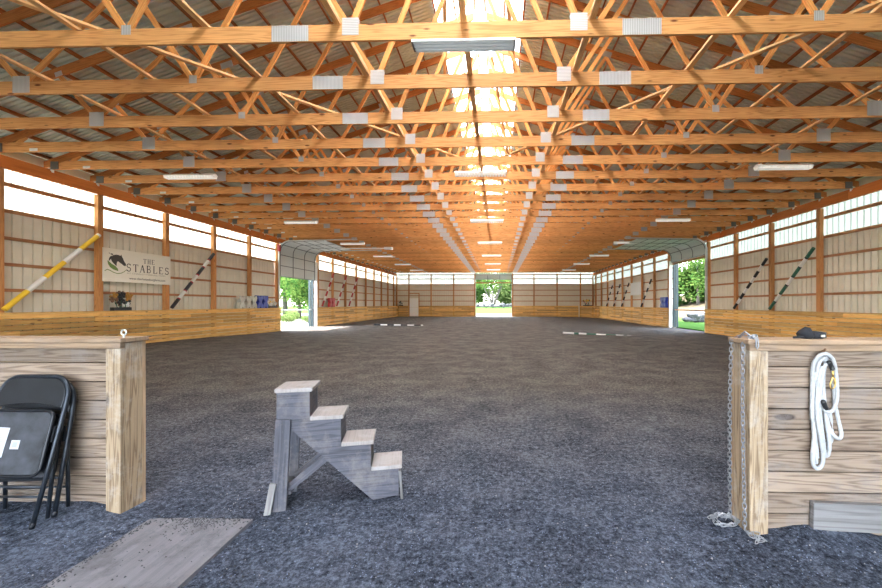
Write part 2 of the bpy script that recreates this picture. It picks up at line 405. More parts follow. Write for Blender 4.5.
# floor
def sst(a,b,x):
    t=max(0,min(1,(x-a)/(b-a))); return t*t*(3-2*t)
def fh(x,y):
    h = -.09*sst(5,24,y)
    h += .10*sst(-6,-12,x)*(1-sst(14,21,y))
    h -= .05*sst(6,11,x)*sst(6,14,y)
    h += .075*sst(-2.55,-2.85,x)*math.exp(-((y-2.7)/.35)**2)
    h += .07*math.exp(-((x-1.95)/.35)**2-((y-2.5)/.25)**2) - .05*sst(2.2,2.8,x)*math.exp(-((y-2.4)/.4)**2)
    return h
def build_floor():
    rr=random.Random(3)
    xs=[-12.9+.25*i for i in range(0,101)]
    xs=sorted(set([round(x,3) for x in xs]+[round(-4+.08*i,3) for i in range(0,101)])); xs=[x for x in xs if x<=12.0]
    ys=[Y0]; y=Y0
    while y<YE+.15:
        y+= .08 if y<6 else (.2 if y<14 else .5); ys.append(min(y,YE+.15))
    from mathutils import noise
    V=[];F_=[]
    nx=len(xs)
    for y in ys:
        for x in xs:
            a = .012*noise.noise((x*1.7,y*1.7,0))+.010*noise.noise((x*5,y*5,3))+ (.006*noise.noise((x*12,y*12,7)) if y<7 else 0)
            V.append((x,y,fh(x,y)+a*sst(0,2,y+1)))
    for j in range(len(ys)-1):
        for i in range(nx-1):
            F_.append((j*nx+i,j*nx+i+1,(j+1)*nx+i+1,(j+1)*nx+i))
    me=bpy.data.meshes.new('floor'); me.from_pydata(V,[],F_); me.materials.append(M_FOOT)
    me.polygons.foreach_set('use_smooth',[True]*len(F_))
    o=bpy.data.objects.new('floor',me); COL.objects.link(o); return struct(o,'dark grey arena footing')
build_floor()
def crumbs():
    rr=random.Random(5); mb=MB()
    for i in range(5200):
        y=1.75+4.2*rr.random()**1.8; x=rr.uniform(-1,1)*(1.3*y+.2)
        if -2.32<x<-1.62 and y<2.6 and rr.random()<.9: continue
        if y>2.4 and (x<-2.5 or x>1.5) and y<2.85: continue
        s=rr.uniform(.003,.0075); z=fh(x,y)+.002
        a=rr.uniform(0,6); q=[Vector((x+s*math.cos(a+2.1*k)*rr.uniform(.6,1.3),y+s*math.sin(a+2.1*k)*rr.uniform(.6,1.3),z)) for k in range(3)]
        t=Vector((x,y,z+s*rr.uniform(.7,1.5)))
        mi=1 if rr.random()<.16 else 0
        for k in range(3): mb.face([q[k],q[(k+1)%3],t],mi=mi)
    o=mb.build('footing_crumbs',[M_CRUMB,M_CRUMBL]); tag(o,'loose rubber and fibre crumbs scattered over the near footing','crumbs',kind='stuff')
crumbs()

# ---- ribbed sheet
def profile(a, b, pitch=.229, rw=.036, d=.02):
    pts=[]; n=int((b-a)/pitch)+1
    pts.append((a,0))
    s=a+pitch*.5
    while s<b-rw*2:
        pts += [(s-rw*.62,0),(s-rw*.42,d),(s+rw*.42,d),(s+rw*.62,0)]
        s+=pitch
    pts.append((b,0)); return pts
def sheet(mb, a, b, f, mi=0, pitch=.229, d=.036):
    """f(s, d, e) -> point; e = 0/1 lower/upper edge"""
    p=profile(a,b,pitch,d=d)
    for (s0,d0),(s1,d1) in zip(p[:-1],p[1:]):
        mb.face([f(s0,d0,0),f(s1,d1,0),f(s1,d1,1),f(s0,d0,1)],mi=mi)
ZS=3.87; ZT=5.32
def wall_sheet(name, axis, pos, out, a, b, z0, z1, mat, label, kind='structure'):
    mb=MB()
    if axis=='y': sheet(mb,a,b,lambda s,d,e:(pos+out*d,s,z1 if e else z0))
    else: sheet(mb,a,b,lambda s,d,e:(s,pos+out*d,z1 if e else z0))
    o=mb.build(name,mat); o['kind']=kind; o['label']=label; return o
SXL, SXR = XL-.20, XR+.20
lw1=wall_sheet('wall_left','y',SXL,-1,Y0,D0,-.15,ZS,M_SIDE,'tan ribbed siding on the left')
lw2=wall_sheet('wall_left','y',SXL,-1,D1,YE+.2,-.15,ZS,M_SIDE,'tan ribbed siding on the left beyond the door')
rw1=wall_sheet('wall_right','y',SXR,1,Y0,D0,-.15,ZS,M_SIDE,'tan ribbed siding on the right')
rw2=wall_sheet('wall_right','y',SXR,1,D1,YE+.2,-.15,ZS,M_SIDE,'tan ribbed siding on the right beyond the door')
EX0, EX1 = -2.80, 1.72       # end door opening
ew1=wall_sheet('wall_end','x',YE+.2,1,SXL,EX0,-.15,ZS,M_SIDE,'tan ribbed siding at the far end, left of the door')
ew2=wall_sheet('wall_end','x',YE+.2,1,EX1,SXR,-.15,ZS,M_SIDE,'tan ribbed siding at the far end, right of the door')
wn=[0]
def win(*a):
    wn[0]+=1; return wall_sheet('window_%d'%wn[0],*a)
win('y',SXL,-1,Y0,D0,ZS,ZT,M_CLEAR,'translucent ribbed light strip along the left eave')
win('y',SXL,-1,D1,YE+.2,ZS,ZT,M_CLEAR,'translucent ribbed light strip along the far left eave')
win('y',SXL,-1,D0,D1,4.2,ZT,M_CLEAR,'translucent ribbed light strip over the left door')
win('y',SXR,1,Y0,D0,ZS,ZT,M_CLEAR,'translucent ribbed light strip along the right eave')
win('y',SXR,1,D1,YE+.2,ZS,ZT,M_CLEAR,'translucent ribbed light strip along the far right eave')
win('y',SXR,1,D0,D1,4.2,ZT,M_CLEAR,'translucent ribbed light strip over the right door')
win('x',YE+.2,1,SXL,EX0,ZS,ZT,M_CLEAR,'translucent ribbed light strip on the end wall left of the door')
win('x',YE+.2,1,EX1,SXR,ZS,ZT,M_CLEAR,'translucent ribbed light strip on the end wall right of the door')

wb=wall_sheet('wall_back_blocker','x',Y0,-1,SXL,-8.5,-.15,ZT,M_SIDE,'unseen tan ribbed siding added behind the camera to cut sky light')  # unseen rear wall added to block sky light, opening sized for near brightness
wall_sheet('wall_back_blocker','x',Y0,-1,8.0,SXR,-.15,ZT,M_SIDE,'unseen tan ribbed siding added behind the camera to cut sky light, right part')
wall_sheet('wall_back_blocker','x',Y0,-1,-8.5,8.0,4.9,ZT,M_SIDE,'unseen siding added over the light opening behind the camera')
mb=MB(); mb.face([(SXL-.3,Y0,ZT),(SXR+.3,Y0,ZT),(C,Y0,5.42+HW*.325+.3)]); struct(mb.build('wall_gable',M_SIDE),'unseen gable added behind the camera above the blocking wall')
# girts (parts of their wall)
def girts(parent, axis, pos0, pos1, a, b, zs):
    for z,t in zs:
        mb=MB()
        if axis=='y': mb.box(pos0,pos1,a,b,z-t/2,z+t/2)
        else: mb.box(a,b,pos0,pos1,z-t/2,z+t/2)
        o=mb.build('girt',M_GIRT); o.parent=parent; o.location=o.location-parent.location
GZ=[(3.87,.10),(3.16,.085),(2.48,.085),(1.81,.085),(4.56,.11)]
for par,a,b in ((lw1,Y0,D0-.05),(lw2,D1+.05,YE+.1)): girts(par,'y',SXL+.003,SXL+.045,a,b,GZ)
for par,a,b in ((rw1,Y0,D0-.05),(rw2,D1+.05,YE+.1)): girts(par,'y',SXR-.045,SXR-.003,a,b,GZ)
girts(ew1,'x',YE+.155,YE+.197,SXL+.1,EX0-.05,GZ); girts(ew2,'x',YE+.155,YE+.197,EX1+.05,SXR-.1,GZ)

# posts
def post(x,y,z1,label,grp,w=.14,z0=-.12):
    o=MB().box(x-w/2,x+w/2,y-.08,y+.08,z0,z1).build('timber_post',M_POST,bevel=.004)
    return tag(o,label,'post',grp,'thing')
near=[-1,0,1,2,3,4]; far=list(range(6,15))
def post_label(side,k):
    if k<=4:
        n=near.index(k)+1
        if k==4: return 'timber post at the near jamb of the %s side door'%side
        if side=='left': return {-1:'left wall timber post at the photo edge, below the yellow striped pole',0:'left wall timber post between the yellow pole and the stables sign',1:'left wall timber post at the right edge of the stables sign',2:'left wall timber post at the top of the black and white pole',3:'left wall timber post behind the grey jump blocks'}[k]
        return {-1:'right wall timber post nearest the camera',0:'right wall timber post second from the camera',1:'right wall timber post at the top of the green striped pole',2:'right wall timber post between the two striped poles',3:'right wall timber post last before the side door jamb'}[k]
    return 'timber post on the %s wall, %s beyond the side door'%(side,ordw(far.index(k)+1))
for k in near+far:
    post(XL-.07+.0,py(k),4.90,post_label('left',k),'posts along the left wall')
    if k>=1: post(XR+.07,py(k),4.90,post_label('right',k),'posts along the right wall')
ex=[-11.07,-8.30,-5.49,4.42,7.25,10.1]
en=['far left beside the white door','between the white door and the open door, first','just left of the open end door','just right of the open end door','second right of the open end door','nearest the right corner']
for x,n in zip(ex,en): post(x,YE+.05,ZT-.1,'timber post on the end wall, %s'%n,'posts along the end wall')
for x,n in ((XL+.0,'left'),(XR-.0,'right')): post(x,YE+.02,4.9,'timber corner post at the far %s corner'%n,'corner posts')
for x,n in ((EX0-.07,'left'),(EX1+.07,'right')): post(x,YE+.05,ZT-.1,'timber jamb post on the %s of the end door'%n,'end door jamb posts')

# headers
for x0,x1,n in ((XL-.06,XL+.02,'left'),(XR-.02,XR+.06,'right')):
    h=empty('header_beam',((x0+x1)/2,22,4.91)); tag(h,'long orange timber header beam along the %s eave carrying the trusses'%n,'beam','eave header beams','thing')
    y=Y0
    while y<YE:
        y2=min(y+7.32,YE-.1)
        MB().box(-.04,.04,y+.004-22,y2-22,0,.325).build('beam_length',M_HEAD,h,bevel=.003); y=y2+.0
        if y>=YE-.2: break
# end wall top plate
struct(MB().box(XL,XR,YE+.0,YE+.05,5.0,5.12).build('trim_1',M_GIRT),'timber rail under the ceiling at the end wall')

# ------------------------------------------------------------------ trusses
def tz(x): return 5.42+(HW-abs(x))*.325        # top chord centre, x from the centre line
def nplate(mb, x, z, w, h, ang=0, yy=-.0205):
    c,s=math.cos(ang),math.sin(ang)
    for side in (-1,1):
        mb.obox((x,side*.0205,z),(c,0,s),(0,1,0),(-s,0,c),w/2,.0015,h/2)
# give nail plates uv in metres
def truss():
    t=empty('roof_truss',(0,0,0)); 
    L=13.9
    MB().box(-HW+.06,HW-.06,-.019,.019,-.118,.118).build('bottom_chord',M_CHORD,t,origin=(0,0,0))
    zz=lambda x:tz(x)-ZC
    for sg in (-1,1):
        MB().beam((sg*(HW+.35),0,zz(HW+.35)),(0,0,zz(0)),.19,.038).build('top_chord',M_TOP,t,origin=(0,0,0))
        for (x0,z0,x1,z1) in ((1.63,.06,.12,3.80),(1.63,.06,3.40,2.77),(4.94,.06,3.40,2.77),(4.94,.06,6.15,1.89),(8.11,.06,6.15,1.89),(8.11,.06,8.95,1.02),(11.55,.05,11.25,.26)):
            MB().beam((sg*x0,0,z0),(sg*x1,0,z1),.089,.0375).build('web',M_WEB,t,origin=(0,0,0))
        sl=-sg*math.atan(.325)
        for (x,z,w,h,a) in ((1.63,.085,.24,.25,0),(2.51,.0,.54,.228,0),(4.94,.10,.14,.14,0),(8.11,.06,.32,.30,0),(3.40,zz(3.40)-.05,.30,.15,sl),(6.15,zz(6.15)-.05,.30,.15,sl),(8.95,zz(8.95)-.05,.16,.10,sl)):
            mb=MB(); nplate(mb,sg*x,z,w,h,a); o=mb.build('nail_plate',M_NAIL,t,origin=(0,0,0))
    for sg in (-1,1): MB().box(sg*(HW-.14)-.11,sg*(HW-.14)+.11,-.04,.04,-.115,.10).build('heel_bracket',M_HEEL,t,origin=(0,0,0),label='dark steel heel bracket')
    mb=MB(); nplate(mb,0,zz(0)-.12,.34,.34); mb.build('nail_plate',M_NAIL,t,origin=(0,0,0))
    # grade stamp tag and the white hold-down straps at the heels
    MB().box(-HW+.95,-HW+1.16,-.0215,-.0195,-.10,-.03).build('paper_tag',M_WHITE,t,origin=(0,0,0))
    for sg in (-1,1):
        mb=MB(); mb.box(sg*(HW)-.05,sg*HW+.05,-.030,.030,-.16,-.09); mb.box(sg*(HW-.055)-.004,sg*(HW-.055)+.004,-.03,.03,-.20,-.10)
        mb.build('hold_down_strap',M_WHITE,t,origin=(0,0,0))
    return t
# nail plates need uv along x in metres for the stamped ribs: obox already runs u along the longer side
T0=truss()
GT='identical timber roof trusses marching to the far end'
tag(T0,'nearest timber roof truss, its bottom chord crossing the top of the photo','truss',GT)
TY=[py(0)-.13+1.22*(n-5)-(.07 if n<2 else 0) for n in range(35)]       # truss 1 at 5.50
T0.location=(C,TY[0],ZC)
tr=tree_of()
for n,y in enumerate(TY[1:],2):
    if y>YE-.1: break
    extra={2:'just behind the first strip light',6:'at the first post past the yellow pole'}.get(n)
    lab='timber roof truss, %s counted back from the camera'%ordw(n)
    copy_tree(T0,(C,y,ZC),lab,GT,tr)

# purlins, roof sheets
slope=math.atan(.325); cs,ss=math.cos(slope),math.sin(slope)
def roofpt(x, off):      # x from centre line
    sg=1 if x>0 else -1
    return Vector((C+x+sg*ss*off, 0, tz(x)+cs*off))
pos=[.10,.62,1.12]+[1.12+.61*i for i in range(1,19)]
for sg,sn in ((-1,'left'),(1,'right')):
    m=len(pos)
    for i,x in enumerate(pos):
        p=roofpt(sg*x,.095+.045)
        n_=Vector((sg*ss,0,cs))
        mb=MB(); a=Vector((0,1,0)); ax=Vector((cs,0,-sg*ss))
        y=Y0
        while y<YE+.1:
            y2=min(y+4.88,YE+.15)
            mb.obox((p.x,(y+y2)/2,p.z),a,n_,ax,(y2-y)/2-.002,.045,.019); y=y2
            if y>=YE+.14: break
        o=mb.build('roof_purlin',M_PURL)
        if i==0: lab='long roof purlin on the %s slope, right beside the ridge'%sn
        elif i==1: lab='long roof purlin crossing under the skylight on the %s slope'%sn
        elif i==2: lab='long roof purlin along the %s edge of the ridge skylight'%sn
        else: lab='long roof purlin on the %s slope, %s down from the skylight edge'%(sn,ordw(i-2))
        tag(o,lab,'purlin','purlins on the %s roof slope'%sn)
for sg,sn in ((-1,'left'),(1,'right')):
    mb=MB(); off=.095+.09+.004
    a0=roofpt(sg*1.12,off); a1=roofpt(sg*(HW+.5),off); up=Vector((sg*ss,0,cs))
    sheet(mb,Y0,YE+.3,lambda s,d,e:(a1+up*d+Vector((0,s,0))) if e else (a0+up*d+Vector((0,s,0))),pitch=.115)
    struct(mb.build('ceiling',M_ROOF),'bare metal roof sheets on the %s slope'%sn)
    mb=MB(); b0=roofpt(sg*.001,off); b1=roofpt(sg*1.12,off)
    sheet(mb,Y0,YE+.3,lambda s,d,e:(b1+up*d+Vector((0,s,0))) if e else (b0+up*d+Vector((0,s,0))))
    wn[0]+=1
    struct(mb.build('window_%d'%wn[0],M_SKYL),'translucent ridge skylight, %s half'%sn)
mb=MB(); q=roofpt(.16,.25); zc=q.z
for sg in (-1,1): mb.face([(C,Y0,zc+.05),(C,YE+.3,zc+.05),(C+sg*.20,YE+.3,zc-.025),(C+sg*.20,Y0,zc-.025)])
wn[0]+=1; struct(mb.build('window_%d'%wn[0],M_SKYL),'translucent ridge cap of the skylight')
# gable above the end wall
mb=MB()
mb.face([(SXL-.3,YE+.2,ZT),(SXR+.3,YE+.2,ZT),(C,YE+.2,tz(0)+.3)]); struct(mb.build('wall_gable',M_SIDE),'gable above the end wall')
# eave closers
for x,n in ((SXL,'left'),(SXR,'right')):
    struct(MB().box(x-.01,x+.01,Y0,YE+.2,ZT-.02,tz(HW)+.12).build('trim_%d'%(2 if n=='left' else 3),M_ROOF),'metal eave closer')

# long lateral braces on the bottom chords
zb=ZC+.118+.019
for i,x in enumerate((-7.6,-5.7,-3.75,-1.82,0,1.82,3.75,5.7,7.6)):
    mb=MB(); y=TY[0]-1.6
    while y<YE:
        y2=min(y+4.3,YE-.05); mb.beam((C+x,y,zb),(C+x,y2,zb),.038,.089,side=(1,0,0)); y=y2
        if y>YE-.1: break
    if abs(x)==1.82: 
        mb.beam((C+x,TY[0]-1.6,zb+.07),(C+x,YE-.1,zb+.07),.10,.038,side=(1,0,0))
    o=mb.build('lateral_brace',M_BRACE)
    nm={0:'outermost on the left side',1:'second from the left',2:'third from the left',3:'doubled, left of the skylight',4:'centre one under the ridge',5:'doubled, right of the skylight',6:'third from the right',7:'second from the right',8:'outermost on the right side'}[i]
    tag(o,'long pale board brace lying across the truss chords, %s'%nm,'brace','long lateral braces on the chords')
for sg,n in ((-1,'left'),(1,'right')):
    mb=MB(); z2=zb+.145
    mb.beam((C+sg*.1,11.4,z2),(C+sg*6.2,5.0,z2),.038,.089,side=(1,1,0) if sg<0 else (1,-1,0))
    tag(mb.build('diagonal_brace',M_BRACE),'pale diagonal board brace slanting to the %s over the nearest chords'%n,'brace','diagonal braces')
for sg,n in ((-1,'left'),(1,'right')):
    for k in range(6):
        b=MB(); y0=TY[0]+k*6.1+.02
        b.beam((C+sg*.30,y0,ZC+3.60),(C+sg*.95,y0+4.86,ZC+2.30),.038,.089,side=(1,0,0))
        tag(b.build('ridge_brace',M_BRACE),'pale diagonal brace under the skylight %s of the ridge, %s from the camera'%(n,ordw(k+1)),'brace','ridge braces under the skylight')
# ------------------------------------------------------------------ strip lights
def strip(wide=1.47):
    t=empty('hanging_strip_light')
    mb=MB(); mb.prism([(-.10,-.02),(-.085,.0),(-.03,.045),(.03,.045),(.085,.0),(.10,-.02)],(-wide/2,0,0),(0,1,0),(0,0,1),(1,0,0),wide)
    mb.build('housing',M_WHITE,t,origin=(0,0,0))
    mb=MB(); n=18
    for i in range(n):   # ribbed lens
        x0=-wide/2+.01+i*(wide-.02)/n; x1=x0+(wide-.02)/n*.82
        mb.prism([(-.10,-.02),(-.075,-.09),(.075,-.09),(.10,-.02)],(x0,0,0),(0,1,0),(0,0,1),(1,0,0),x1-x0)
    mb.build('ribbed_lens',M_LENS,t,origin=(0,0,0))
    for sx in (-1,1):
        MB().box(sx*.6-.01,sx*.6+.01,-.03,.03,.04,.075).build('bracket',M_STEEL,t,origin=(0,0,0))
    return t
ZL=ZC-.118-.075
FY=[10.75,16.9,23.0,29.1,35.2,41.3]
s0=strip(); s0.location=(C,FY[0],ZL)
tag(s0,'white strip light under the ridge, second from the camera','strip light','strip lights under the trusses')
tr=tree_of()
for i,y in enumerate(FY[1:],3): copy_tree(s0,(C,y,ZL),'white strip light under the ridge, %s from the camera'%ordw(i),'strip lights under the trusses',tr)
for i,y in enumerate(FY,1):
    copy_tree(s0,(C-8.38,y,ZL),'white strip light in the left row, %s from the camera'%ordw(i),'strip lights under the trusses',tr)
    copy_tree(s0,(C+8.15,y-.3 if i==1 else y,ZL),'white strip light in the right row, %s from the camera'%ordw(i),'strip lights under the trusses',tr)
t=empty('hanging_strip_light',(C+.0,TY[0]+.02,ZC-.118-.03)); tag(t,'large unlit silver strip light on the nearest truss, open tubes given a faint glow','strip light','strip lights under the trusses')
mb=MB(); mb.prism([(-.12,-.055),(-.112,-.06),(-.10,-.03),(-.07,-.015),(-.04,-.03),(-.03,-.05),(-.02,-.03),(0,-.015),(.02,-.03),(.03,-.05),(.04,-.03),(.07,-.015),(.10,-.03),(.112,-.06),(.12,-.055),(.10,-.012),(-.10,-.012)],(-.735,0,.0),(0,1,0),(0,0,1),(1,0,0),1.47)
mb.build('reflector',M_LAMPG,t,origin=(0,0,0))
for yy in (-.07,0,.07):
    MB().tube([(-.72,yy,-.046),(.72,yy,-.046)],.014,10).build('tube_lamp',M_TUBEL,t,smooth=True,origin=(0,0,0))
for sx in (-1,1): MB().box(sx*.725-.012,sx*.725+.012,-.10,.10,-.062,-.02).build('end_cap',M_LAMPD,t,origin=(0,0,0))

# ------------------------------------------------------------------ arena kickboards (board fence with cap)
def kick(p0,p1,inn,label,ht=1.23,z0=-.12,rows=9,capw=.20,mat=M_KICK):
    p0,p1=Vector((*p0,0)),Vector((*p1,0)); d=(p1-p0); L=d.length; d.normalize(); inn=Vector((*inn,0))
    o=empty('kickboard_fence',(p0+p1)/2); tag(o,label,'board fence','pine kickboards around the arena','thing')
    h=(ht-z0-.03)/rows; mb=MB(); rr=random.Random(len(label))
    for r in range(rows):
        a=0; off=rr.uniform(.6,3.)
        while a<L:
            b=min(L,a+(off if a==0 else 3.66)); 
            mb.obox(p0+d*((a+b)/2)-(p0+p1)/2+inn*.18+Vector((0,0,z0+h*(r+.5))),d,inn,Vector((0,0,1)),(b-a)/2-.0015,.019,h/2-.009); a=b
    mb.build('boards',mat,o,origin=(0,0,0))
    MB().obox(Vector((0,0,ht-.018))+inn*(.105),d,inn,Vector((0,0,1)),L/2,capw/2,.018).build('cap_rail',mat,o,origin=(0,0,0),bevel=.003)
    for q in (-1,1): MB().obox(d*q*(L/2-.021)+inn*.08+Vector((0,0,(ht+z0-.04)/2)),d,inn,Vector((0,0,1)),.02,.075,(ht-z0-.04)/2).build('end_board',mat,o,origin=(0,0,0))
    return o
kick((XL+.0,2.9),(XL+.0,D0-.15),(1,0),'pine board fence along the left wall up to the side door')
kick((XL+.0,D1+.12),(XL+.0,YE-.05),(1,0),'pine board fence along the left wall beyond the side door')
kick((XR,2.9),(XR,D0-.15),(-1,0),'pine board fence along the right wall up to the side door',ht=1.17,z0=-.2)
kick((XR,D1+.35),(XR,43.3),(-1,0),'pine board fence along the right wall beyond the side door',ht=1.2,z0=-.2)
kick((XL+.225,YE-.05),(-11.1,YE-.05),(0,-1),'short darker board fence in the far left corner by the white door',z0=-.15)
kick((-9.8,YE-.05),(EX0-.14,YE-.05),(0,-1),'board fence on the end wall between the white door and the open door',z0=-.15)
kick((EX1+.14,YE-.05),(9.8,YE-.05),(0,-1),'board fence on the end wall right of the open door',z0=-.15)
kick((XR-.02,43.55),(10.15,YE-.1),(-.9,-.43),'board fence cutting across the far right corner',z0=-.2)

# ------------------------------------------------------------------ side doors (sectional overhead doors)
def overhead(side, zbot, label, num):
    X = XL+.06 if side<0 else XR-.06
    o=empty('door_%d'%num,(X,(D0+D1)/2,0)); struct(o,label)
    inn=-side
    ya,yb=-(D1-D0)/2-.05,(D1-D0)/2+.05
    rad=.62; zt=5.06; arc=rad*pi/2; zv=zt-rad
    def pt(s):      # distance along the track from the floor
        if s<zv: return Vector((0,0,s))
        if s<zv+arc:
            a=(s-zv)/rad; return Vector((inn*rad*(1-math.cos(a)),0,zv+rad*math.sin(a)))
        return Vector((inn*(rad+s-zv-arc),0,zt+.02*(s-zv-arc)))
    nsec=7; sh=.62; s=zbot
    for i in range(nsec):
        e=s+sh; a,b=pt(s+.006),pt(min(e-.006,99))
        nn=5 if (s<zv+arc and e>zv) else 1
        mb=MB(); mr=MB()
        for q in range(nn):
            u0=pt(s+.006+(sh-.012)*q/nn); u1=pt(s+.006+(sh-.012)*(q+1)/nn); d=(u1-u0); Ls=d.length; d.normalize(); nrm=Vector((d.z*inn,0,-d.x*inn)) 
            if nrm.x*inn<0 and abs(d.z)>.5: nrm=-nrm
            if abs(d.z)<=.5 and nrm.z>0: nrm=-nrm
            mb.obox((u0+u1)/2,(0,1,0),d,nrm,(yb-ya)/2,Ls/2+.002,.022)
            c=(u0+u1)/2+nrm*.03
            for k in range(4):
                y=ya+.03+(yb-ya-.06)*k/3
                mr.obox(c+Vector((0,y,0)),d,Vector((0,1,0)),nrm,Ls/2,.028 ,.012)
        panel=mb.build('door_section',M_DOORP,o,origin=(0,0,0))
        mr.build('stile',M_DOORR,panel,origin=(0,0,0))
        mh=MB(); u=pt(s+.012); 
        d=(pt(s+.03)-pt(s)).normalized(); nrm=Vector((abs(d.z)*inn,0,-abs(d.x)))
        mh.obox(u+nrm*.028,(0,1,0),d,nrm,(yb-ya)/2,.02,.012); mh.build('section_joint',M_DOORR,panel,origin=(0,0,0))
        s=e
    for y in (ya-.06,yb+.06):
        pts=[pt(q)+Vector((0,y,0)) for q in [.05,zv]+[zv+arc*j/8 for j in range(1,9)]+[zv+arc+3.9]]
        mb=MB()
        for u0,u1 in zip(pts[:-1],pts[1:]): mb.beam(u0,u1,.06,.05,side=(0,1,0))
        mb.build('door_track',M_STEEL,o,origin=(0,0,0))
    # spring shaft
    MB().tube([(inn*.05,ya-.1,4.95),(inn*.05,yb+.1,4.95)],.03,8).build('spring_shaft',M_STEEL,o,origin=(0,0,0))
    # lintel and jamb boards
    MB().box(min(side*.03,side*.12),max(side*.03,side*.12),ya-.05,yb+.05,4.05,4.19).build('lintel',M_GIRT,o,origin=(0,0,0))
    out=side
    MB().box(min(out*.1,out*.42),max(out*.1,out*.42),yb-.02,yb+.04,-.1,4.1).build('jamb_board',M_DKGRN,o,origin=(0,0,0),label='dark green outer jamb board')
    MB().box(min(out*.02,-out*.16),max(out*.02,-out*.16),yb-.01,yb+.10,-.1,4.3).build('jamb_board',M_WHITE,o,origin=(0,0,0),label='white inner jamb board')
    MB().box(-.05,.10 if side>0 else .02,ya-.02,ya+.03,-.1,4.6).build('jamb_board',M_WHITE,o,origin=(0,0,0),label='white near jamb board')
    return o
overhead(-1,3.03,'pale sectional overhead door rolled up over the left side opening',1)
overhead(1,4.2,'pale sectional overhead door rolled up over the right side opening',2)
for side,n in ((-1,'left'),(1,'right')):
    X=XL-.12 if side<0 else XR+.12
    o=MB().tube([(X,D0+.02,1.07),(X,D1-.02,1.07)],.038,10).build('gate_rail',M_GIRT if side>0 else M_STEEL,smooth=True)
    tag(o,'single horizontal rail closing the %s side doorway'%n,'rail','rails across the side doorways')
# opener by the left door
o=empty('door_opener',(XL+.6,23.6,4.93)); tag(o,'pale door opener rail reaching into the arena from the left door','opener')
MB().box(2.2,5.2,-.03,.03,-.03,.03).build('rail',M_WHITE,o,origin=(0,0,0)); MB().box(4.9,5.4,-.13,.13,-.09,.07).build('motor_box',M_WHITE,o,origin=(0,0,0),bevel=.01)
o=MB().box(XL+.06,XL+.20,D0-.28,D0-.14,4.45,4.83).build('red_box',M_RED,bevel=.01); tag(o,'small red box fixed high beside the left door','box')

# end door
o=empty('door_3',((EX0+EX1)/2,YE+.1,0)); struct(o,'raised sectional end door')
w=(EX1-EX0)/2
p=MB().box(-w,w,-.10,-.06,4.45,5.0).build('door_section',M_SAGE,o,origin=(0,0,0))
p2=MB().box(-w,w,-.12,-.08,5.01,5.22).build('door_section',M_SAGE,o,origin=(0,0,0))
mr=MB()
for x in (-w+.05,-.75,.75,w-.05): mr.box(x-.03,x+.03,-.125,-.10,4.46,4.99)
mr.build('stile',M_DOORR,p,origin=(0,0,0))
MB().box(-w,w,-.06,.06,4.02,4.14).build('lintel',M_GIRT,o,origin=(0,0,0))
for x in (-w+.03,w-.03): MB().box(x-.03,x+.03,-.12,-.06,-.05,4.9).build('door_track',M_STEEL,o,origin=(0,0,0))
MB().box(-.04,.04,-.04,.04,4.14,4.45).build('post_stub',M_GIRT,o,origin=(0,0,0))
# white stable door
o=empty('door_4',(-10.42,YE-.03,-.08)); struct(o,'white two-leaf door at the far left')
MB().box(-.54,.54,-.03,.02,.02,1.10).build('lower_leaf',M_WHITE,o,origin=(0,0,0),bevel=.005)
MB().box(-.54,.54,-.03,.02,1.14,2.24).build('upper_leaf',M_WHITE,o,origin=(0,0,0),bevel=.005)
for x in (-.62,.62): MB().box(x-.05,x+.05,-.02,.06,0,2.9).build('frame_post',M_POST,o,origin=(0,0,0))
MB().box(-.56,.56,-.02,.05,2.8,2.9).build('frame_head',M_POST,o,origin=(0,0,0))

# ------------------------------------------------------------------ jump poles
def pole(p0,p1,cols,r,label,grp):
    """cols = list of (material index, length share)"""
    p0,p1=Vector(p0),Vector(p1); mats=[]; 
    o=empty('jump_pole',p0); tag(o,label,'jump pole',grp)
    t=0; tot=sum(c[1] for c in cols); d=p1-p0
    for m,l in cols:
        a=t/tot; b=(t+l)/tot; t+=l
        MB().tube([d*a,d*b],r,12).build('painted_band',m,o,smooth=False,origin=(0,0,0))
    return o
W_,B_=M_POLEW,M_BLACK
GL='striped jump poles leaning along the walls'
def lean(side,k0,k1,zt,cols,label,z0=1.29,f0=.18,f1=.93):
    X0=XL-.03 if side<0 else XR+.03
    Xt=XL+.06 if side<0 else XR-.06
    y0=py(k0)+(py(k1)-py(k0))*f0; y1=py(k0)+(py(k1)-py(k0))*f1
    ht={-1:1.26,1:1.20}[side]
    pole((X0+ (-side)*.13,y0,ht+.05),(Xt+(-side)*.01,y1,zt),cols,.062,label,GL)
lean(-1,-1,0,3.62,[(M_YEL,1),(W_,.8),(M_YEL,1),(W_,.9),(M_YEL,1),(W_,.12)],'yellow and white striped pole leaning on the left wall',f0=.0,f1=.95)
def bw(a,b,n,edge=None):
    L=[]
    for i in range(n):
        L.append((a,1)); 
        if i<n-1:
            if edge: L.append((edge,.12))
            L.append((b,.9))
            if edge: L.append((edge,.12))
    return L
lean(-1,1,2,3.66,bw(B_,W_,4,M_RED),'black and white pole with red rings leaning right of the sign',f0=.03,f1=.93)
for i,(a,b) in enumerate(((6,7),(7,8),(8,9))):
    lean(-1,a,b,3.75,bw(M_RED,W_,4),'red and white striped pole leaning on the left wall, %s beyond the side door'%ordw(i+1),f0=.15,f1=.95)
lean(1,2,1,3.5,bw(M_GRN,W_,4,B_),'dark green and white striped pole leaning on the right wall, nearest the camera',f0=.05,f1=.96)
lean(1,3,2,3.4,bw(B_,W_,5),'black and white striped pole leaning on the right wall before the door',f0=.05,f1=.96)
for i,(a,b) in enumerate(((8,7),(10,9),(11,10),(12,11))):
    lean(1,a,b,3.3,bw(B_,W_,4),'black and white striped pole on the right wall, %s beyond the side door'%ordw(i+1),f0=.1,f1=.9)
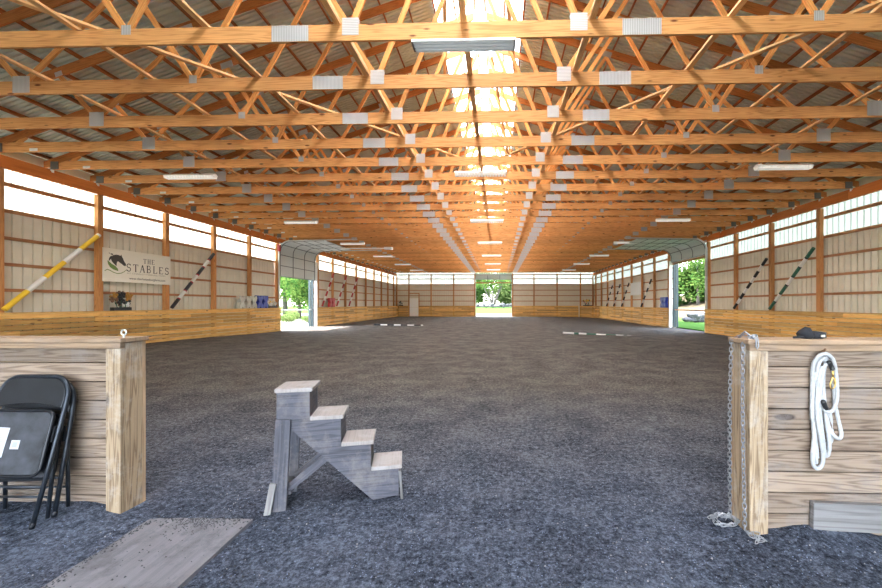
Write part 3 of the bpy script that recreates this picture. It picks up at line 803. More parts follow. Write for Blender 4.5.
pole(P(374,323,27.4)*1+Vector((0,0,0)),P(423,324,27.2),[(B_,1),(W_,1),(B_,1),(W_,1),(B_,1),(W_,1),(B_,1),(W_,.3)],.05,'black and white striped pole lying on the ground, left of centre','jump poles lying on the footing')
pole(P(563,331,19.4),P(631,334.5,18.4),[(W_,1.2),(M_GRN,.5),(W_,.8),(M_GRN,1),(W_,1),(M_GRN,1),(W_,.8),(M_GRN,.3),(W_,.4)],.05,'green and white striped pole lying on the ground, right of centre','jump poles lying on the footing')
for o in [x for x in bpy.data.objects if x.name.startswith('jump_pole') and x.get('group')=='jump poles lying on the footing']:
    e=[c for c in bpy.data.objects if c.parent is o]
    o.location.z = fh(o.location.x,o.location.y)+.062

# ------------------------------------------------------------------ cavaletti blocks and clutter on the ledge
def block(x,y,z,h,w,mat,label,grp):
    o=empty('jump_block',(x,y,z)); tag(o,label,'jump block',grp)
    a=h/2
    prof=[(-w/2,0),(-w*.18,0),(0,h*.16),(w*.18,0),(w/2,0),(w/2,h*.24),(w*.26,h*.5),(w/2,h*.76),(w/2,h),(w*.18,h),(0,h*.84),(-w*.18,h),(-w/2,h),(-w/2,h*.76),(-w*.26,h*.5),(-w/2,h*.24)]
    MB().prism(prof,(-.10,0,0),(0,1,0),(0,0,1),(1,0,0),.20).build('body',mat,o,origin=(0,0,0),bevel=.012)
    MB().prism([(-.05,-.05),(.05,-.05),(.05,.05),(-.05,.05)],(-.115,0,h*.5),(0,1,0),(0,0,1),(1,0,0),.23).build('hub',mat,o,origin=(0,0,0),bevel=.01)
LZ=1.231
GB='plastic jump blocks standing on the fence cap'
for i,y in enumerate((18.15,18.62,19.05)): block(XL+.112,y,LZ,.62,.40,M_GREYP,'grey plastic jump block on the left fence cap, %s'%['nearest of three','middle of three','touching the blue ones'][i],GB)
for i,y in enumerate((19.55,20.0)): block(XL+.105,y,LZ,.66,.42,M_BLUE,'blue plastic jump block on the left fence cap, %s'%['next to the grey ones','nearer the door'][i],GB)
for i,y in enumerate((27.35,27.85)): block(XL+.105,y+.62,LZ,.66,.40,M_RED,'red plastic jump block beyond the left door, %s'%['nearer one','farther one'][i],GB)
block(XR-.112,26.95,1.201,.72,.44,M_BLUE,'blue plastic jump block on the right fence cap beyond the door',GB)
block(XR-.112,26.5,1.201,.72,.40,M_BLUE,'blue plastic jump block on the right fence cap, against the door jamb',GB)
def flowers(x,y,z,n,cols,label,name='flower_box',lx=.6,boxmat=None,hh=.5,axis='y'):
    o=empty(name,(x,y,z)); tag(o,label,'flower box')
    ax=lambda s,t:(t,s) if axis=='y' else (s,t)
    a=ax(lx/2,.07); mb=MB().box(-a[0],a[0],-a[1],a[1],0,.11); mb.build('planter',boxmat or M_BLACK,o,origin=(0,0,0),bevel=.005)
    rr=random.Random(int(y*10)); 
    for i in range(n):
        q=ax(rr.uniform(-lx/2,lx/2),rr.uniform(-.06,.06)); h=.16+hh*rr.random(); c=Vector((q[0],q[1],h)); m=cols[i%len(cols)]
        mb=MB(); mb.blob(c,.045,.045,.045,i,.1,mi=0)
        for k in range(5):
            b=k*1.257+rr.random(); mb.blob(c+Vector((.06*math.cos(b)*.6,.07*math.cos(b),.07*math.sin(b))),.035,.045,.045,i*7+k,.1,mi=0)
        f=mb.build('flower',m,o,smooth=True,origin=(0,0,0))
        MB().tube([(q[0]*.6,q[1]*.5,.09),(q[0],q[1],h-.03)],.008,5).build('stem',M_GRN,f,origin=(0,0,0))
flowers(XL+.10,11.98+.3,LZ,14,[M_BLACK,M_POLEW,M_ORANGE,M_RUST,M_BLACK],'black planter with black, white and orange artificial flowers under the sign',hh=.42)
flowers(XL+.10,20.75,LZ,10,[M_YEL,M_WHITE,M_GRN,M_GREYP],'low planter with yellow and white flowers beside the blue blocks',hh=.15,lx=.75)
flowers(10.6,45.3,1.20,16,[M_YEL,M_YEL,M_BLACK,M_RED],'planter with yellow and red flowers in the far right corner',hh=.7,lx=1.1,axis='x')
flowers(-12.0,46.84,1.231,8,[M_GREYP,M_BLACK,M_GRN],'planter with dull grey flowers in the far left corner',hh=.5,lx=.5,axis='x')

# whiteboard on the right wall
o=empty('notice_board',(XR-.02,(py(8)+py(9))/2,2.2)); tag(o,'blank whiteboard fixed high between posts on the far right wall','whiteboard')
MB().box(-.012,.012,-1.2,1.2,0,1.06).build('panel',M_WHB,o,origin=(0,0,0))
mb=MB(); mb.box(-.03,-.013,-1.2,1.2,0,.03); mb.box(-.03,-.013,-1.2,1.2,1.03,1.06); mb.build('edge_trim',M_STEEL,o,origin=(0,0,0))

# ------------------------------------------------------------------ the banner sign
sg=empty('sign',(XL+.025,py(0)+1.30,2.16)); tag(sg,'pale sign reading The Stables with a horse head, on the left wall','sign')
SW,SH=2.60,.0
hy0,hy1=-1.27,1.24
zb0,zt0=.0,1.10
MB().box(-.012,.0,hy0,hy1,zb0+.02,zt0).build('sign_board',M_SIGN,sg,origin=(0,0,0))
def flat(poly,mat,name='emblem',x=.003):
    mb=MB(); mb.prism(poly,(0,0,0),(0,1,0),(0,0,1),(1,0,0),x); return mb.build(name,mat,sg,origin=(0,0,0))
# emblem drawn in a unit square (u right, v up), u->y
def em(pts,ox=-1.17,oz=.26,s=.66): return [(ox+s*a,oz+s*b) for a,b in pts]
horse=[(.30,.62),(.24,.74),(.25,.86),(.35,.95),(.50,.99),(.62,.985),(.70,.96),(.74,.99),(.76,1.03),(.78,.94),(.84,.84),(.90,.70),(.99,.58),(1.0,.50),(.95,.46),(.88,.48),(.78,.56),(.70,.60),(.62,.66),(.56,.66),(.52,.56),(.52,.42),(.42,.50)]
flat(em(horse),M_HORSE)
flat(em([(.13,.62),(.20,.70),(.26,.82),(.34,.90),(.24,.90),(.15,.78)]),M_HORSE)
flat(em([(.14,1.02),(.30,.95),(.36,.99),(.30,1.03),(.20,1.0),(.16,1.06)]),M_HORSE)
flat(em([(.07,.66),(.10,.50),(.20,.34),(.36,.24),(.60,.18),(.58,.30),(.46,.42),(.26,.52),(.14,.62)]),M_LEAFG)
arc=[(-.06,.16),(.06,.24),(.2,.20),(.36,.12),(.56,.07),(.74,.10),(.92,.20),(.99,.28)]
flat(em(arc+[(a,b-.035) for a,b in arc[::-1]][0:]),M_LEAFG)
# serif lettering from strokes, cell 1 wide x 1.25 high
def letters(text,y0,y1,z0,h,mat,name,tracking=.0):
    """block letters with serifs; spreads text between y0 and y1"""
    w=(y1-y0)/len(text); cw=w*.74
    mb=MB(); T=h*.13; t2=h*.06
    def st(a,b,th):
        a=Vector((0.003,y+a[0]*cw,z0+a[1]*h)); b=Vector((0.003,y+b[0]*cw,z0+b[1]*h)); mb.beam(a,b,th,.004,side=(1,0,0))
    def sf(xc,zc,hw=.17): st((xc-hw,zc),(xc+hw,zc),t2)
    def curve(pts,th):
        for p_,q_ in zip(pts[:-1],pts[1:]): st(p_,q_,th)
    def arcp(cx_,cz_,rx,rz,a0,a1,n=8): return [(cx_+rx*math.cos(math.radians(a0+(a1-a0)*i/n)),cz_+rz*math.sin(math.radians(a0+(a1-a0)*i/n))) for i in range(n+1)]
    for i,ch in enumerate(text):
        y=y0+w*i+w*.13
        if ch=='T': st((.5,0),(.5,1),T); st((.02,.97),(.98,.97),t2); st((.04,.97),(.04,.80),t2); st((.96,.97),(.96,.80),t2); sf(.5,.02)
        if ch=='H': st((.18,0),(.18,1),T); st((.82,0),(.82,1),T); st((.18,.5),(.82,.5),t2); [sf(a,b) for a in (.18,.82) for b in (.02,.98)]
        if ch=='E': st((.2,0),(.2,1),T); st((.05,.97),(.85,.97),t2); st((.85,.97),(.85,.82),t2); st((.05,.03),(.9,.03),t2); st((.9,.03),(.9,.2),t2); st((.2,.52),(.68,.52),t2)
        if ch=='L': st((.25,0),(.25,1),T); sf(.25,.98); st((.08,.03),(.9,.03),t2); st((.9,.03),(.9,.25),t2)
        if ch=='A': st((.08,0),(.5,1),t2); st((.5,1),(.9,0),T); st((.24,.36),(.78,.36),t2); sf(.08,.02,.13); sf(.9,.02,.15)
        if ch=='B': st((.2,0),(.2,1),T); curve([(.05,.97),(.5,.97)]+arcp(.5,.74,.28,.23,90,-90)+[(.2,.51)],t2*1.3); curve([(.5,.51)]+arcp(.52,.27,.33,.24,90,-90)+[(.05,.03)],t2*1.4)
        if ch=='S': curve(arcp(.5,.74,.33,.24,25,250)+arcp(.5,.27,.36,.25,80,-155),t2*1.6); st((.82,.98),(.82,.76),t2*.8); st((.12,.02),(.12,.26),t2*.8)
    return mb.build(name,mat,sg,origin=(0,0,0))
letters('STABLES',-.54,1.20,.40,.26,M_SINK,'lettering')
letters('THE',.10,.58,.72,.17,M_SINK,'lettering')
def text(body,y0,z0,size,mat,width):
    c=bpy.data.curves.new('lettering','FONT'); c.body=body; c.size=size; c.extrude=.0015
    ob=bpy.data.objects.new('lettering',c); COL.objects.link(ob); bpy.context.view_layer.update()
    dg=bpy.context.evaluated_depsgraph_get(); me=bpy.data.meshes.new_from_object(ob.evaluated_get(dg)); bpy.data.objects.remove(ob)
    xs=[v.co.x for v in me.vertices]; k=width/(max(xs)-min(xs))
    for v in me.vertices: v.co=Vector((.003+v.co.z, y0+(v.co.x-min(xs))*k, z0+v.co.y))
    me.materials.clear(); me.materials.append(mat)
    o=bpy.data.objects.new('lettering',me); COL.objects.link(o); o.parent=sg
text('AT CHARLOTTESBURG FARM',-.48,.31,.075,M_SGREY,1.48)
text('www.charlottesburgfarm.com',-.40,.13,.11,M_SINK,1.40)

# ------------------------------------------------------------------ near low board walls with end posts
def low_wall(side):
    if side<0:
        xe=-2.58; xo=-12.4; yf=2.53; ht=1.21; label='weathered low board wall on the left behind the folding chairs'
    else:
        xe=1.555; xo=11.5; yf=2.40; ht=1.225; label='weathered low board wall on the right holding the coiled rope'
    o=empty('low_board_wall',(xe,yf,0)); tag(o,label,'low wall','low board walls by the arena gateway','thing')
    dx=side; L=abs(xo-xe)
    X=lambda a:dx*a
    pitch=.132; z=ht-.155; i=0
    # top (shaded) board plus rows of boards
    zz=[(ht-.07-.035,ht-.035-.0)]
    mb=MB(); z=ht-.04
    rr=random.Random(4+side)
    while z>-.1:
        a=.10; zt=z; zb_=z-pitch+.007
        while a<L:
            b=min(L,a+rr.uniform(1.6,3.6)) if a>.2 else min(L,a+rr.uniform(2.,3.4))
            mb.box(X(a+.001),X(b-.001),.045+rr.uniform(0,.003),.083,zb_,zt); a=b
        z-=pitch
    mb.build('boards',M_GREY,o,origin=(0,0,0),bevel=.003)
    # back face boards
    MB().box(X(.1),X(L),.16,.195,-.1,ht-.04).build('back_boards',M_KICK,o,origin=(0,0,0))
    MB().box(X(-.015),X(L),-.012,.20,ht-.025,ht+.005).build('cap_board',M_CAP,o,origin=(0,0,0),bevel=.004)
    MB().box(X(.0),X(L),.0,.035,ht-.065,ht-.027).build('face_rail',M_CAP,o,origin=(0,0,0),bevel=.003)
    pw=.103 if side<0 else .113
    MB().box(X(0),X(pw),0,.04,-.12,ht-(.066)).build('end_post',M_OLDP,o,origin=(0,0,0),bevel=.004,label='pale peeling front board of the end post')
    MB().box(X(-.0),X(.04) ,.041,.165,-.12,ht-.03).build('end_post',M_OLDP,o,origin=(0,0,0),bevel=.003,label='side board of the end post facing the gap')
    MB().box(X(.0),X(.045),.167,.19,-.12,ht-.03).build('corner_strip',M_CAP,o,origin=(0,0,0),bevel=.002)
    if side>0:
        q=MB(); q.obox((X(1.68),.022,.10),(cos_(-.03),0,sin_(-.03)),(0,1,0),(-sin_(-.03),0,cos_(-.03)),1.29,.018,.085)
        q.build('kick_plank',M_PLANK,o,origin=(0,0,0),bevel=.003,label='grey plank nailed along the bottom')
    return o
cos_,sin_=math.cos,math.sin
low_wall(-1); low_wall(1)
o=empty('eye_bolt',(-2.60,2.575,1.216)); tag(o,'small steel eye bolt on top of the left end post','eye bolt')
MB().tube([(0,0,-.01),(0,0,.02)],.006,8).build('shank',M_STEEL,o,origin=(0,0,0))
MB().tube([(.018*cos_(a),0,.036+.018*sin_(a)) for a in [i*pi/7 for i in range(14)]],.005,6,closed=True).build('ring',M_STEEL,o,origin=(0,0,0),smooth=True)

# ------------------------------------------------------------------ folding chairs (folded, leaning on the left wall)
def chair(label, foot, top, dy=0, seatlab=True, detail=True):
    """local frame: e1 = across, e2 = up along the chair, e3 = its front normal (towards the camera)"""
    o=empty('folding_chair',foot); tag(o,label,'folding chair','folded chairs leaning on the left board wall')
    up=(Vector(top)-Vector(foot)); H=up.length; up.normalize(); ac=Vector((cT,sT,0)); ac=(ac-up*ac.dot(up)).normalized(); nr=ac.cross(up)   # towards camera?
    if nr.y>0: nr=-nr
    def L(a,b,c=0): return ac*a+up*b+nr*c
    w=.232; h=H
    # back frame: one bent tube from foot to foot
    pts=[L(w-.015,0),L(w-.005,h*.45),L(w,h-.20)]
    for i in range(1,9):
        a=i/8*pi/2; pts.append(L(w-.11+.11*cos_(a),h-.14+.14*sin_(a)))
    pts+= [L(-(w-.11),h)]
    for i in range(1,9):
        a=pi/2+i/8*pi/2; pts.append(L(-(w-.11)+.11*cos_(a),h-.14+.14*sin_(a)))
    pts+=[L(-w,h-.20),L(-w+.005,h*.45),L(-w+.015,0)]
    MB().tube(pts,.0125,10).build('back_frame',M_TUBE,o,smooth=True,origin=(0,0,0))
    # backrest: curved pressed panel
    mb=MB(); outl=[]
    for i in range(9):
        a=i/8*pi/2; outl.append((w-.115+.105*cos_(a),h-.14+.13*sin_(a)))
    for i in range(9):
        a=pi/2+i/8*pi/2; outl.append((-(w-.115)+.105*cos_(a),h-.14+.13*sin_(a)))
    outl+=[(-(w-.012),h-.205)]
    for i in range(1,10):
        t=i/10; outl.append((-(w-.012)+2*(w-.012)*t,h-.205+.028*sin_(pi*t)))
    outl+=[(w-.012,h-.205)]
    mb.prism(outl,(0,0,0),ac,up,nr,.012); mb.build('backrest',M_CHAIR,o,origin=(0,0,0),bevel=.004)
    # seat, folded up, underside outwards
    def rr_(x,y0,y1,r):
        q=[]
        for cx_,cy_,a0 in ((x-r,y1-r,0),(-x+r,y1-r,90),(-x+r,y0+r,180),(x-r,y0+r,270)):
            for i in range(6):
                a=math.radians(a0+i*18); q.append((cx_+r*cos_(a),cy_+r*sin_(a)))
        return q
    s1,s0=h-.225,h-.225-.395
    seat=MB().prism(rr_(.195,s0,s1,.05),L(0,0,.018),ac,up,nr,.010).build('seat',M_SEAT,o,origin=(0,0,0),bevel=.003)
    rim=[L(a,b,.026) for a,b in rr_(.200,s0-.002,s1+.004,.052)]
    MB().tube(rim,.011,8,closed=True).build('seat_rim',M_CHAIR,seat,smooth=True,origin=(0,0,0))
    if detail:
        st=MB().prism([(-.165,s1-.29),(-.062,s1-.285),(-.058,s1-.105),(-.160,s1-.10)],L(0,0,.029),ac,up,nr,.001).build('label_sticker',M_PAPER,seat,origin=(0,0,0),label='large pale printed label')
        mb=MB(); q=random.Random(2)
        for i in range(13):
            b=s1-.115-i*.0125; e=q.uniform(.6,1); mb.prism([(-.152,b),(-.152+.082*e,b),(-.152+.082*e,b+.004),(-.152,b+.004)],L(0,0,.0302),ac,up,nr,.0006)
        mb.build('print',M_INK,st,origin=(0,0,0))
        st=MB().prism([(-.025,s1-.235),(.030,s1-.235),(.030,s1-.18),(-.025,s1-.18)],L(0,0,.029),ac,up,nr,.001).build('label_sticker',M_PAPER,seat,origin=(0,0,0),label='small square white sticker')
        MB().prism([(-.013,s1-.223),(.018,s1-.223),(.018,s1-.192),(-.013,s1-.192)],L(0,0,.0302),ac,up,nr,.0006).build('print',M_INK,st,origin=(0,0,0))
    # rear leg frame (behind, towards the wall)
    d=-.035
    for sx in (-1,1):
        MB().tube([L(sx*(w-.022),.03,-.085),L(sx*(w-.022),h*.60,-.012)],.011,8).build('leg',M_TUBE,o,smooth=True,origin=(0,0,0))
    MB().tube([L(-(w-.022),.16,-.07),L(w-.022,.16,-.07)],.008,8).build('stretcher',M_TUBE,o,smooth=True,origin=(0,0,0))
    MB().tube([L(-(w-.022),.235,.0),L(w-.012,.235,.0)],.009,8).build('stretcher',M_TUBE,o,smooth=True,origin=(0,0,0))
    for sx in (-1,1):
        MB().obox(L(sx*(w-.012),h*.60,0),up,ac,nr,.05,.004,.022).build('hinge_plate',M_CHAIR,o,origin=(0,0,0))
        MB().tube([L(sx*(w-.015),-.005),L(sx*(w-.015),.03)],.0145,8).build('foot_cap',M_CHAIR,o,smooth=True,origin=(0,0,0))
    return o
cxm=-3.10
chair('black steel folding chair in front, underside of seat with paper label showing',(cxm,2.27,.065),(cxm,2.485,.962))
chair('second black steel folding chair, squeezed between the first one and the wall',(cxm+.01,2.38,.07),(cxm-.02,2.525,.915),detail=False)

# ------------------------------------------------------------------ mounting block
ms=empty('mounting_block',(-1.555,2.63,0),math.radians(14)); ms.scale=(.93,1,1.032); tag(ms,'weathered grey four-step wooden mounting block standing on the footing','mounting block')
W=.255
prof=[(0.0,.58),(0.0,.80),(.235,.80),(.235,.60),(.46,.60),(.46,.405),(.685,.405),(.685,.215),(.90,.215),(.90,.02),(.70,.0),(.115,.53)]
MB().prism(prof,(0,0,0),(1,0,0),(0,0,1),(0,1,0),.022).build('side_panel',M_STOOL,ms,origin=(0,0,0),bevel=.003)
MB().prism(prof,(0,W-.022,0),(1,0,0),(0,0,1),(0,1,0),.022).build('side_panel',M_STOOL,ms,origin=(0,0,0),bevel=.003)
for i,(a,b,z) in enumerate(((-.012,.255,.80),(.238,.48,.60),(.463,.705,.405),(.688,.925,.215))):
    t=MB(); n=3; ww=(b-a)/n
    t.box(a,b,-.01,W+.01,z,z+.028)
    t.build('tread',M_TREAD,ms,origin=(0,0,0),bevel=.004)
for x,z0,z1 in ((.235-.02,.628,.80),(.46-.02,.433,.60),(.685-.02,.243,.405),(.90-.02,.03,.215)):
    MB().box(x,x+.018,.023,W-.023,z0-.03,z1).build('riser',M_STOOL,ms,origin=(0,0,0),bevel=.002)
MB().box(0.002,.02,.023,W-.023,.62,.80).build('back_panel',M_STOOL,ms,origin=(0,0,0))
for y in (-.024,W+.002):
    MB().beam((.052,y+.011,.62),(.022,y+.011,0.0),.105,.022).build('leg',M_STOOL,ms,origin=(0,0,0),bevel=.003)
    yb_=.033 if y<0 else W-.033
    MB().beam((.07,yb_,.13),(.44,yb_,.39),.055,.02).build('brace',M_STOOL,ms,origin=(0,0,0),bevel=.002)
MB().beam((-.012,-.03,.20),(-.052,-.045,-.025),.045,.02).build('foot_cleat',M_PLANK,ms,origin=(0,0,0),bevel=.002)
MB().beam((.908,.0,.20),(.925,-.0,-.01),.02,.05).build('foot_cleat',M_PLANK,ms,origin=(0,0,0),bevel=.002)
MB().box(.01,.10,0,W,.10,.125).build('cross_rail',M_STOOL,ms,origin=(0,0,0))

# ------------------------------------------------------------------ board on the ground
bd=empty('ground_mat',(-1.93,1.9,.0),math.radians(1.5)); tag(bd,'dusty grey plywood sheet half buried in the footing','plywood sheet')
from mathutils import noise as mnoise
mb=MB(); nx,ny=26,40; x0,x1,y0_,y1_=-.37,.315,-.95,.585
def edge(i,j):
    x=x0+(x1-x0)*i/nx; y=y0_+(y1_-y0_)*j/ny
    if j==ny: y+=.02*mnoise.noise((x*9,0,1))
    if i==0: x+=.012*mnoise.noise((y*5,0,4))
    return x,y
V=[];Fc=[]
for j in range(ny+1):
    for i in range(nx+1):
        x,y=edge(i,j); V.append((x,y,.022+.004*mnoise.noise((x*3,y*3,0))))
top=len(V)
for j in range(ny):
    for i in range(nx): a=j*(nx+1)+i; Fc.append((a,a+1,a+nx+2,a+nx+1))
ring=[i for i in range(nx+1)]+[j*(nx+1)+nx for j in range(1,ny+1)]+[ny*(nx+1)+i for i in range(nx-1,-1,-1)]+[j*(nx+1) for j in range(ny-1,0,-1)]
low=len(V)
for r in ring: V.append((V[r][0],V[r][1],-.01))
m_=len(ring)
for k in range(m_): Fc.append((ring[k],low+k,low+(k+1)%m_,ring[(k+1)%m_]))
mb.faces(V,Fc,uvf=lambda p:(p[1],p[0]))
mb.build('sheet',M_PLATE_OLD,bd,origin=(0,0,0))
mb=MB(); rr=random.Random(8)
for i in range(900):
    e=rr.random()
    if e<.5: x,y=rr.gauss(.0,.12),.58-abs(rr.gauss(0,.07))
    elif e<.8: x,y=-.36+abs(rr.gauss(0,.025)),rr.uniform(-.9,.62)
    else: x,y=rr.uniform(-.36,.3),rr.uniform(-.9,.6)
    x=max(-.36,min(.305,x)); s=rr.uniform(.003,.008); z=.022
    a=rr.uniform(0,6); q=[Vector((x+s*cos_(a+2.1*k),y+s*sin_(a+2.1*k),z)) for k in range(3)]; t=Vector((x,y,z+s))
    for k in range(3): mb.face([q[k],q[(k+1)%3],t])
o=mb.build('loose_grit',M_CRUMB,bd,origin=(0,0,0)); o['kind']='stuff'
o=MB().tube([P(776,527,2.50),P(803,529,2.47)],.004,6).build('stick',M_RUST,smooth=True); o.location.z=fh(o.location.x,o.location.y)+.012; tag(o,'thin reddish stick lying on the footing below the right wall','stick')

# ------------------------------------------------------------------ chain
def link(mb,p,d,tw,L=.034,w=.010,r=.0028):
    d=Vector(d).normalized(); a=d.orthogonal().normalized(); a=(Matrix.Rotation(tw,3,d)@a)
    pts=[]
    for i in range(12):
        t=2*pi*i/12; pts.append(Vector(p)+d*(L/2-w*.4)*math.copysign(1,cos_(t))*(1 if abs(cos_(t))>.3 else abs(cos_(t))/.3)+d*w*.4*cos_(t)+a*w*sin_(t)*1.0)
    mb.tube(pts,r,6,closed=True)
def run(mb,pts,step=.027):
    pts=[Vector(p) for p in pts]; acc=0; tw=0; i=0; pos_=pts[0].copy(); seg=0
    for a,b in zip(pts[:-1],pts[1:]):
        L=(b-a).length; d=(b-a)/L; s=acc
        while s<L: 
            link(mb,a+d*s,d+Vector((R.uniform(-.06,.06),R.uniform(-.06,.06),0)),tw); tw+=pi/2+R.uniform(-.25,.25); s+=step
        acc=s-L
chn=empty('chain',(1.55,2.47,1.22)); tag(chn,'galvanised link chain hung over the right end post, piled on the ground','chain')
base=chn.location
def Q(x,y,z): return Vector((x,y,z))-base
mb=MB()
ex_=1.54
run(mb,[Q(1.60,2.46,1.245),Q(1.57,2.50,1.25),Q(ex_,2.56,1.21),Q(ex_,2.575,.90),Q(ex_,2.58,.45),Q(ex_,2.575,.06),Q(ex_-.04,2.55,.035)])
mb.build('links',M_CHAIN,chn,origin=(0,0,0),smooth=True)
mb=MB(); run(mb,[Q(1.59,2.43,1.245),Q(ex_-.002,2.44,1.20),Q(ex_-.004,2.44,.85),Q(ex_-.004,2.43,.4),Q(ex_-.002,2.42,.05),Q(ex_-.0,2.39,.03)])
mb.build('links',M_CHAIN,chn,origin=(0,0,0),smooth=True)
mb=MB(); pr=random.Random(9)
q=[]; 
for i in range(16):
    t=i/15; a=t*15; q.append(Q(1.49+.08*cos_(a)-.03*t,2.52+.06*sin_(a),.022+.028*pr.random()+fh(1.5,2.5)))
run(mb,q,.026)
mb.build('links',M_CHAIN,chn,origin=(0,0,0),smooth=True); mb=MB()
q=[]
for i in range(9):
    t=i/8; q.append(Q(1.56+.03*cos_(t*9)+.0*t,2.39-.10*t+.03*sin_(t*9),.02+.02*pr.random()+fh(1.55,2.35)))
run(mb,q,.026); mb.build('links',M_CHAIN,chn,origin=(0,0,0),smooth=True)
mb=MB(); mb.tube([Q(1.545,2.50,1.235),Q(1.57,2.47,1.275),Q(1.585,2.44,1.25),Q(1.60,2.42,1.238)],.006,8); 
mb.tube([Q(1.600+.014*cos_(a),2.42,1.246+.014*sin_(a)) for a in [i*pi/6 for i in range(12)]],.004,6,closed=True)
mb.tube([Q(1.592,2.38,1.24),Q(1.595,2.38,1.19),Q(1.587,2.38,1.175),Q(1.579,2.38,1.19),Q(1.582,2.38,1.24)],.004,6)
mb.build('snap_hook',M_CHAIN,chn,origin=(0,0,0),smooth=True,label='steel snap hook at the top of the chain')

# ------------------------------------------------------------------ lead rope on the right wall
rp=empty('lead_rope',P(824,352,2.33)); tag(rp,'coiled white cotton lead rope with brass snap hanging on the boards','lead rope')
rb=rp.location.copy()
def RP(px,py_,z=2.365): return P(px,py_,z)-rb
def smooth(pts,n=6,closed=False):
    out=[]; m=len(pts)
    for i in range(m if closed else m-1):
        p0=pts[i-1] if (i>0 or closed) else pts[0]; p1=pts[i]; p2=pts[(i+1)%m]; p3=pts[(i+2)%m] if (closed or i+2<m) else pts[-1]
        for k in range(n):
            t=k/n; out.append(.5*((2*p1)+(p2-p0)*t+(2*p0-5*p1+4*p2-p3)*t*t+(3*p1-p0-3*p2+p3)*t**3))
    if not closed: out.append(pts[-1])
    return out
def rloop(pts,z,name='rope_strand',r=.0115,mat=M_ROPE,closed=False):
    MB().tube(smooth([RP(a,b,z+(.012*math.sin(i*1.3))) for i,(a,b) in enumerate(pts)],6,closed),r,8,closed=closed).build(name,mat,rp,origin=(0,0,0),smooth=True)
rloop([(812,420),(812,390),(813,366),(819,356),(826,354),(833,360),(836,376),(837,396),(834,408),(829,412),(823,408),(820,396),(819,380)],2.355)
rloop([(813,458),(814,430),(815,400),(816,375),(820,361),(827,358),(832,368),(834,384),(835,405)],2.375)
rloop([(822,366),(818,382),(817,404),(818,425),(821,440),(823,455),(822,464),(818,468.5),(814,466),(812.5,458),(814,440),(815.5,424)],2.350)
rloop([(825,358),(823,380),(824,400),(826,420),(829,440),(828.5,453),(825,455),(823,440),(820,415),(817,390)],2.372)
rloop([(834,400),(838,420),(841,432),(840,438),(835,437),(829,428),(826,415),(822,400)],2.374)
rloop([(817,458),(816,440),(817,415),(820,390),(824,368),(828,362)],2.36)
rloop([(815,372),(813,390),(812.5,410),(814,435),(815.5,455),(816,463)],2.365)
rloop([(829,410),(831,425),(831,440),(828,443)],2.384)
rloop([(829,362),(831,366),(833,370)],2.338,'leather_keeper',.0135,M_BLACK)
rloop([(823,401),(826,409)],2.340,'leather_keeper',.0135,M_BLACK)
mb=MB(); mb.tube([RP(833,371,2.335),RP(833,377,2.335)],.006,8); mb.tube(smooth([RP(a,b,2.335) for a,b in ((833,377),(835.5,381),(834.5,387),(831.5,388.5),(830,385),(831.5,380.5))],5,True),.0042,6,closed=True); mb.tube([RP(835,378,2.333),RP(834.5,384,2.333)],.006,6)
mb.build('brass_snap',M_BRASS,rp,origin=(0,0,0),smooth=True)
MB().tube([Vector((0,.14,.0)),Vector((0,.0,.005)),Vector((0,-.01,.02))],.006,8).build('hook',M_RUST,rp,origin=(0,0,0))

# black cloth bundle on the right cap
cl=empty('cloth_bundle',(1.97,2.49,1.231)); tag(cl,'crumpled black cloth glove lying on the right wall cap','cloth')
mb=MB(); mb.blob((-.01,0,.028),.048,.045,.038,3,.22); mb.blob((.06,.0,.022),.06,.04,.03,5,.2); mb.build('fabric',M_CLOTH,cl,origin=(0,0,0),smooth=True)
MB().tube([(-.03,-.02,.008),(-.07,-.03,.01),(-.10,-.02,.007)],.007,8).build('strap',M_CLOTH,cl,origin=(0,0,0),smooth=True)
MB().box(.055,.075,-.048,-.040,.012,.026).build('tag',M_SIGN,cl,origin=(0,0,0))

# ------------------------------------------------------------------ outside
def gz(x,y):
    z=-.12
    if x>XR+8: z+= 3.6*sst(XR+8,XR+34,x)*sst(20,40,y)*1.0
    z+= .9*sst(YE+1,YE+20,y)*(1-sst(8,14,x))
    return z
def terrain():
    xs=[-90+3*i for i in range(0,61)]; ys=[-12+3*i for i in range(0,50)]
    V=[];Fc=[]; mi=[]
    for y in ys:
        for x in xs:
            ins = (SXL-1<x<SXR+1 and y<YE+1)
            V.append((x,y,gz(x,y)-(.15 if ins else 0)))
    n=len(xs); mb=MB()
    for j in range(len(ys)-1):
        for i in range(n-1): Fc.append((j*n+i,j*n+i+1,(j+1)*n+i+1,(j+1)*n+i))
    me=bpy.data.meshes.new('ground'); me.from_pydata(V,[],Fc); me.materials.append(M_GRASS); me.materials.append(M_FIELD); me.materials.append(M_GRAVEL)
    for p in me.polygons:
        c=p.center; p.use_smooth=True
        if c.x>XR+10.5 and c.y>20: p.material_index=1
        elif c.x<SXL and c.x>SXL-9: p.material_index=2
        elif YE<c.y<YE+8 and c.x<12: p.material_index=2
    o=bpy.data.objects.new('ground',me); COL.objects.link(o); struct(o,'lawn, gravel and dry field outside')
terrain()
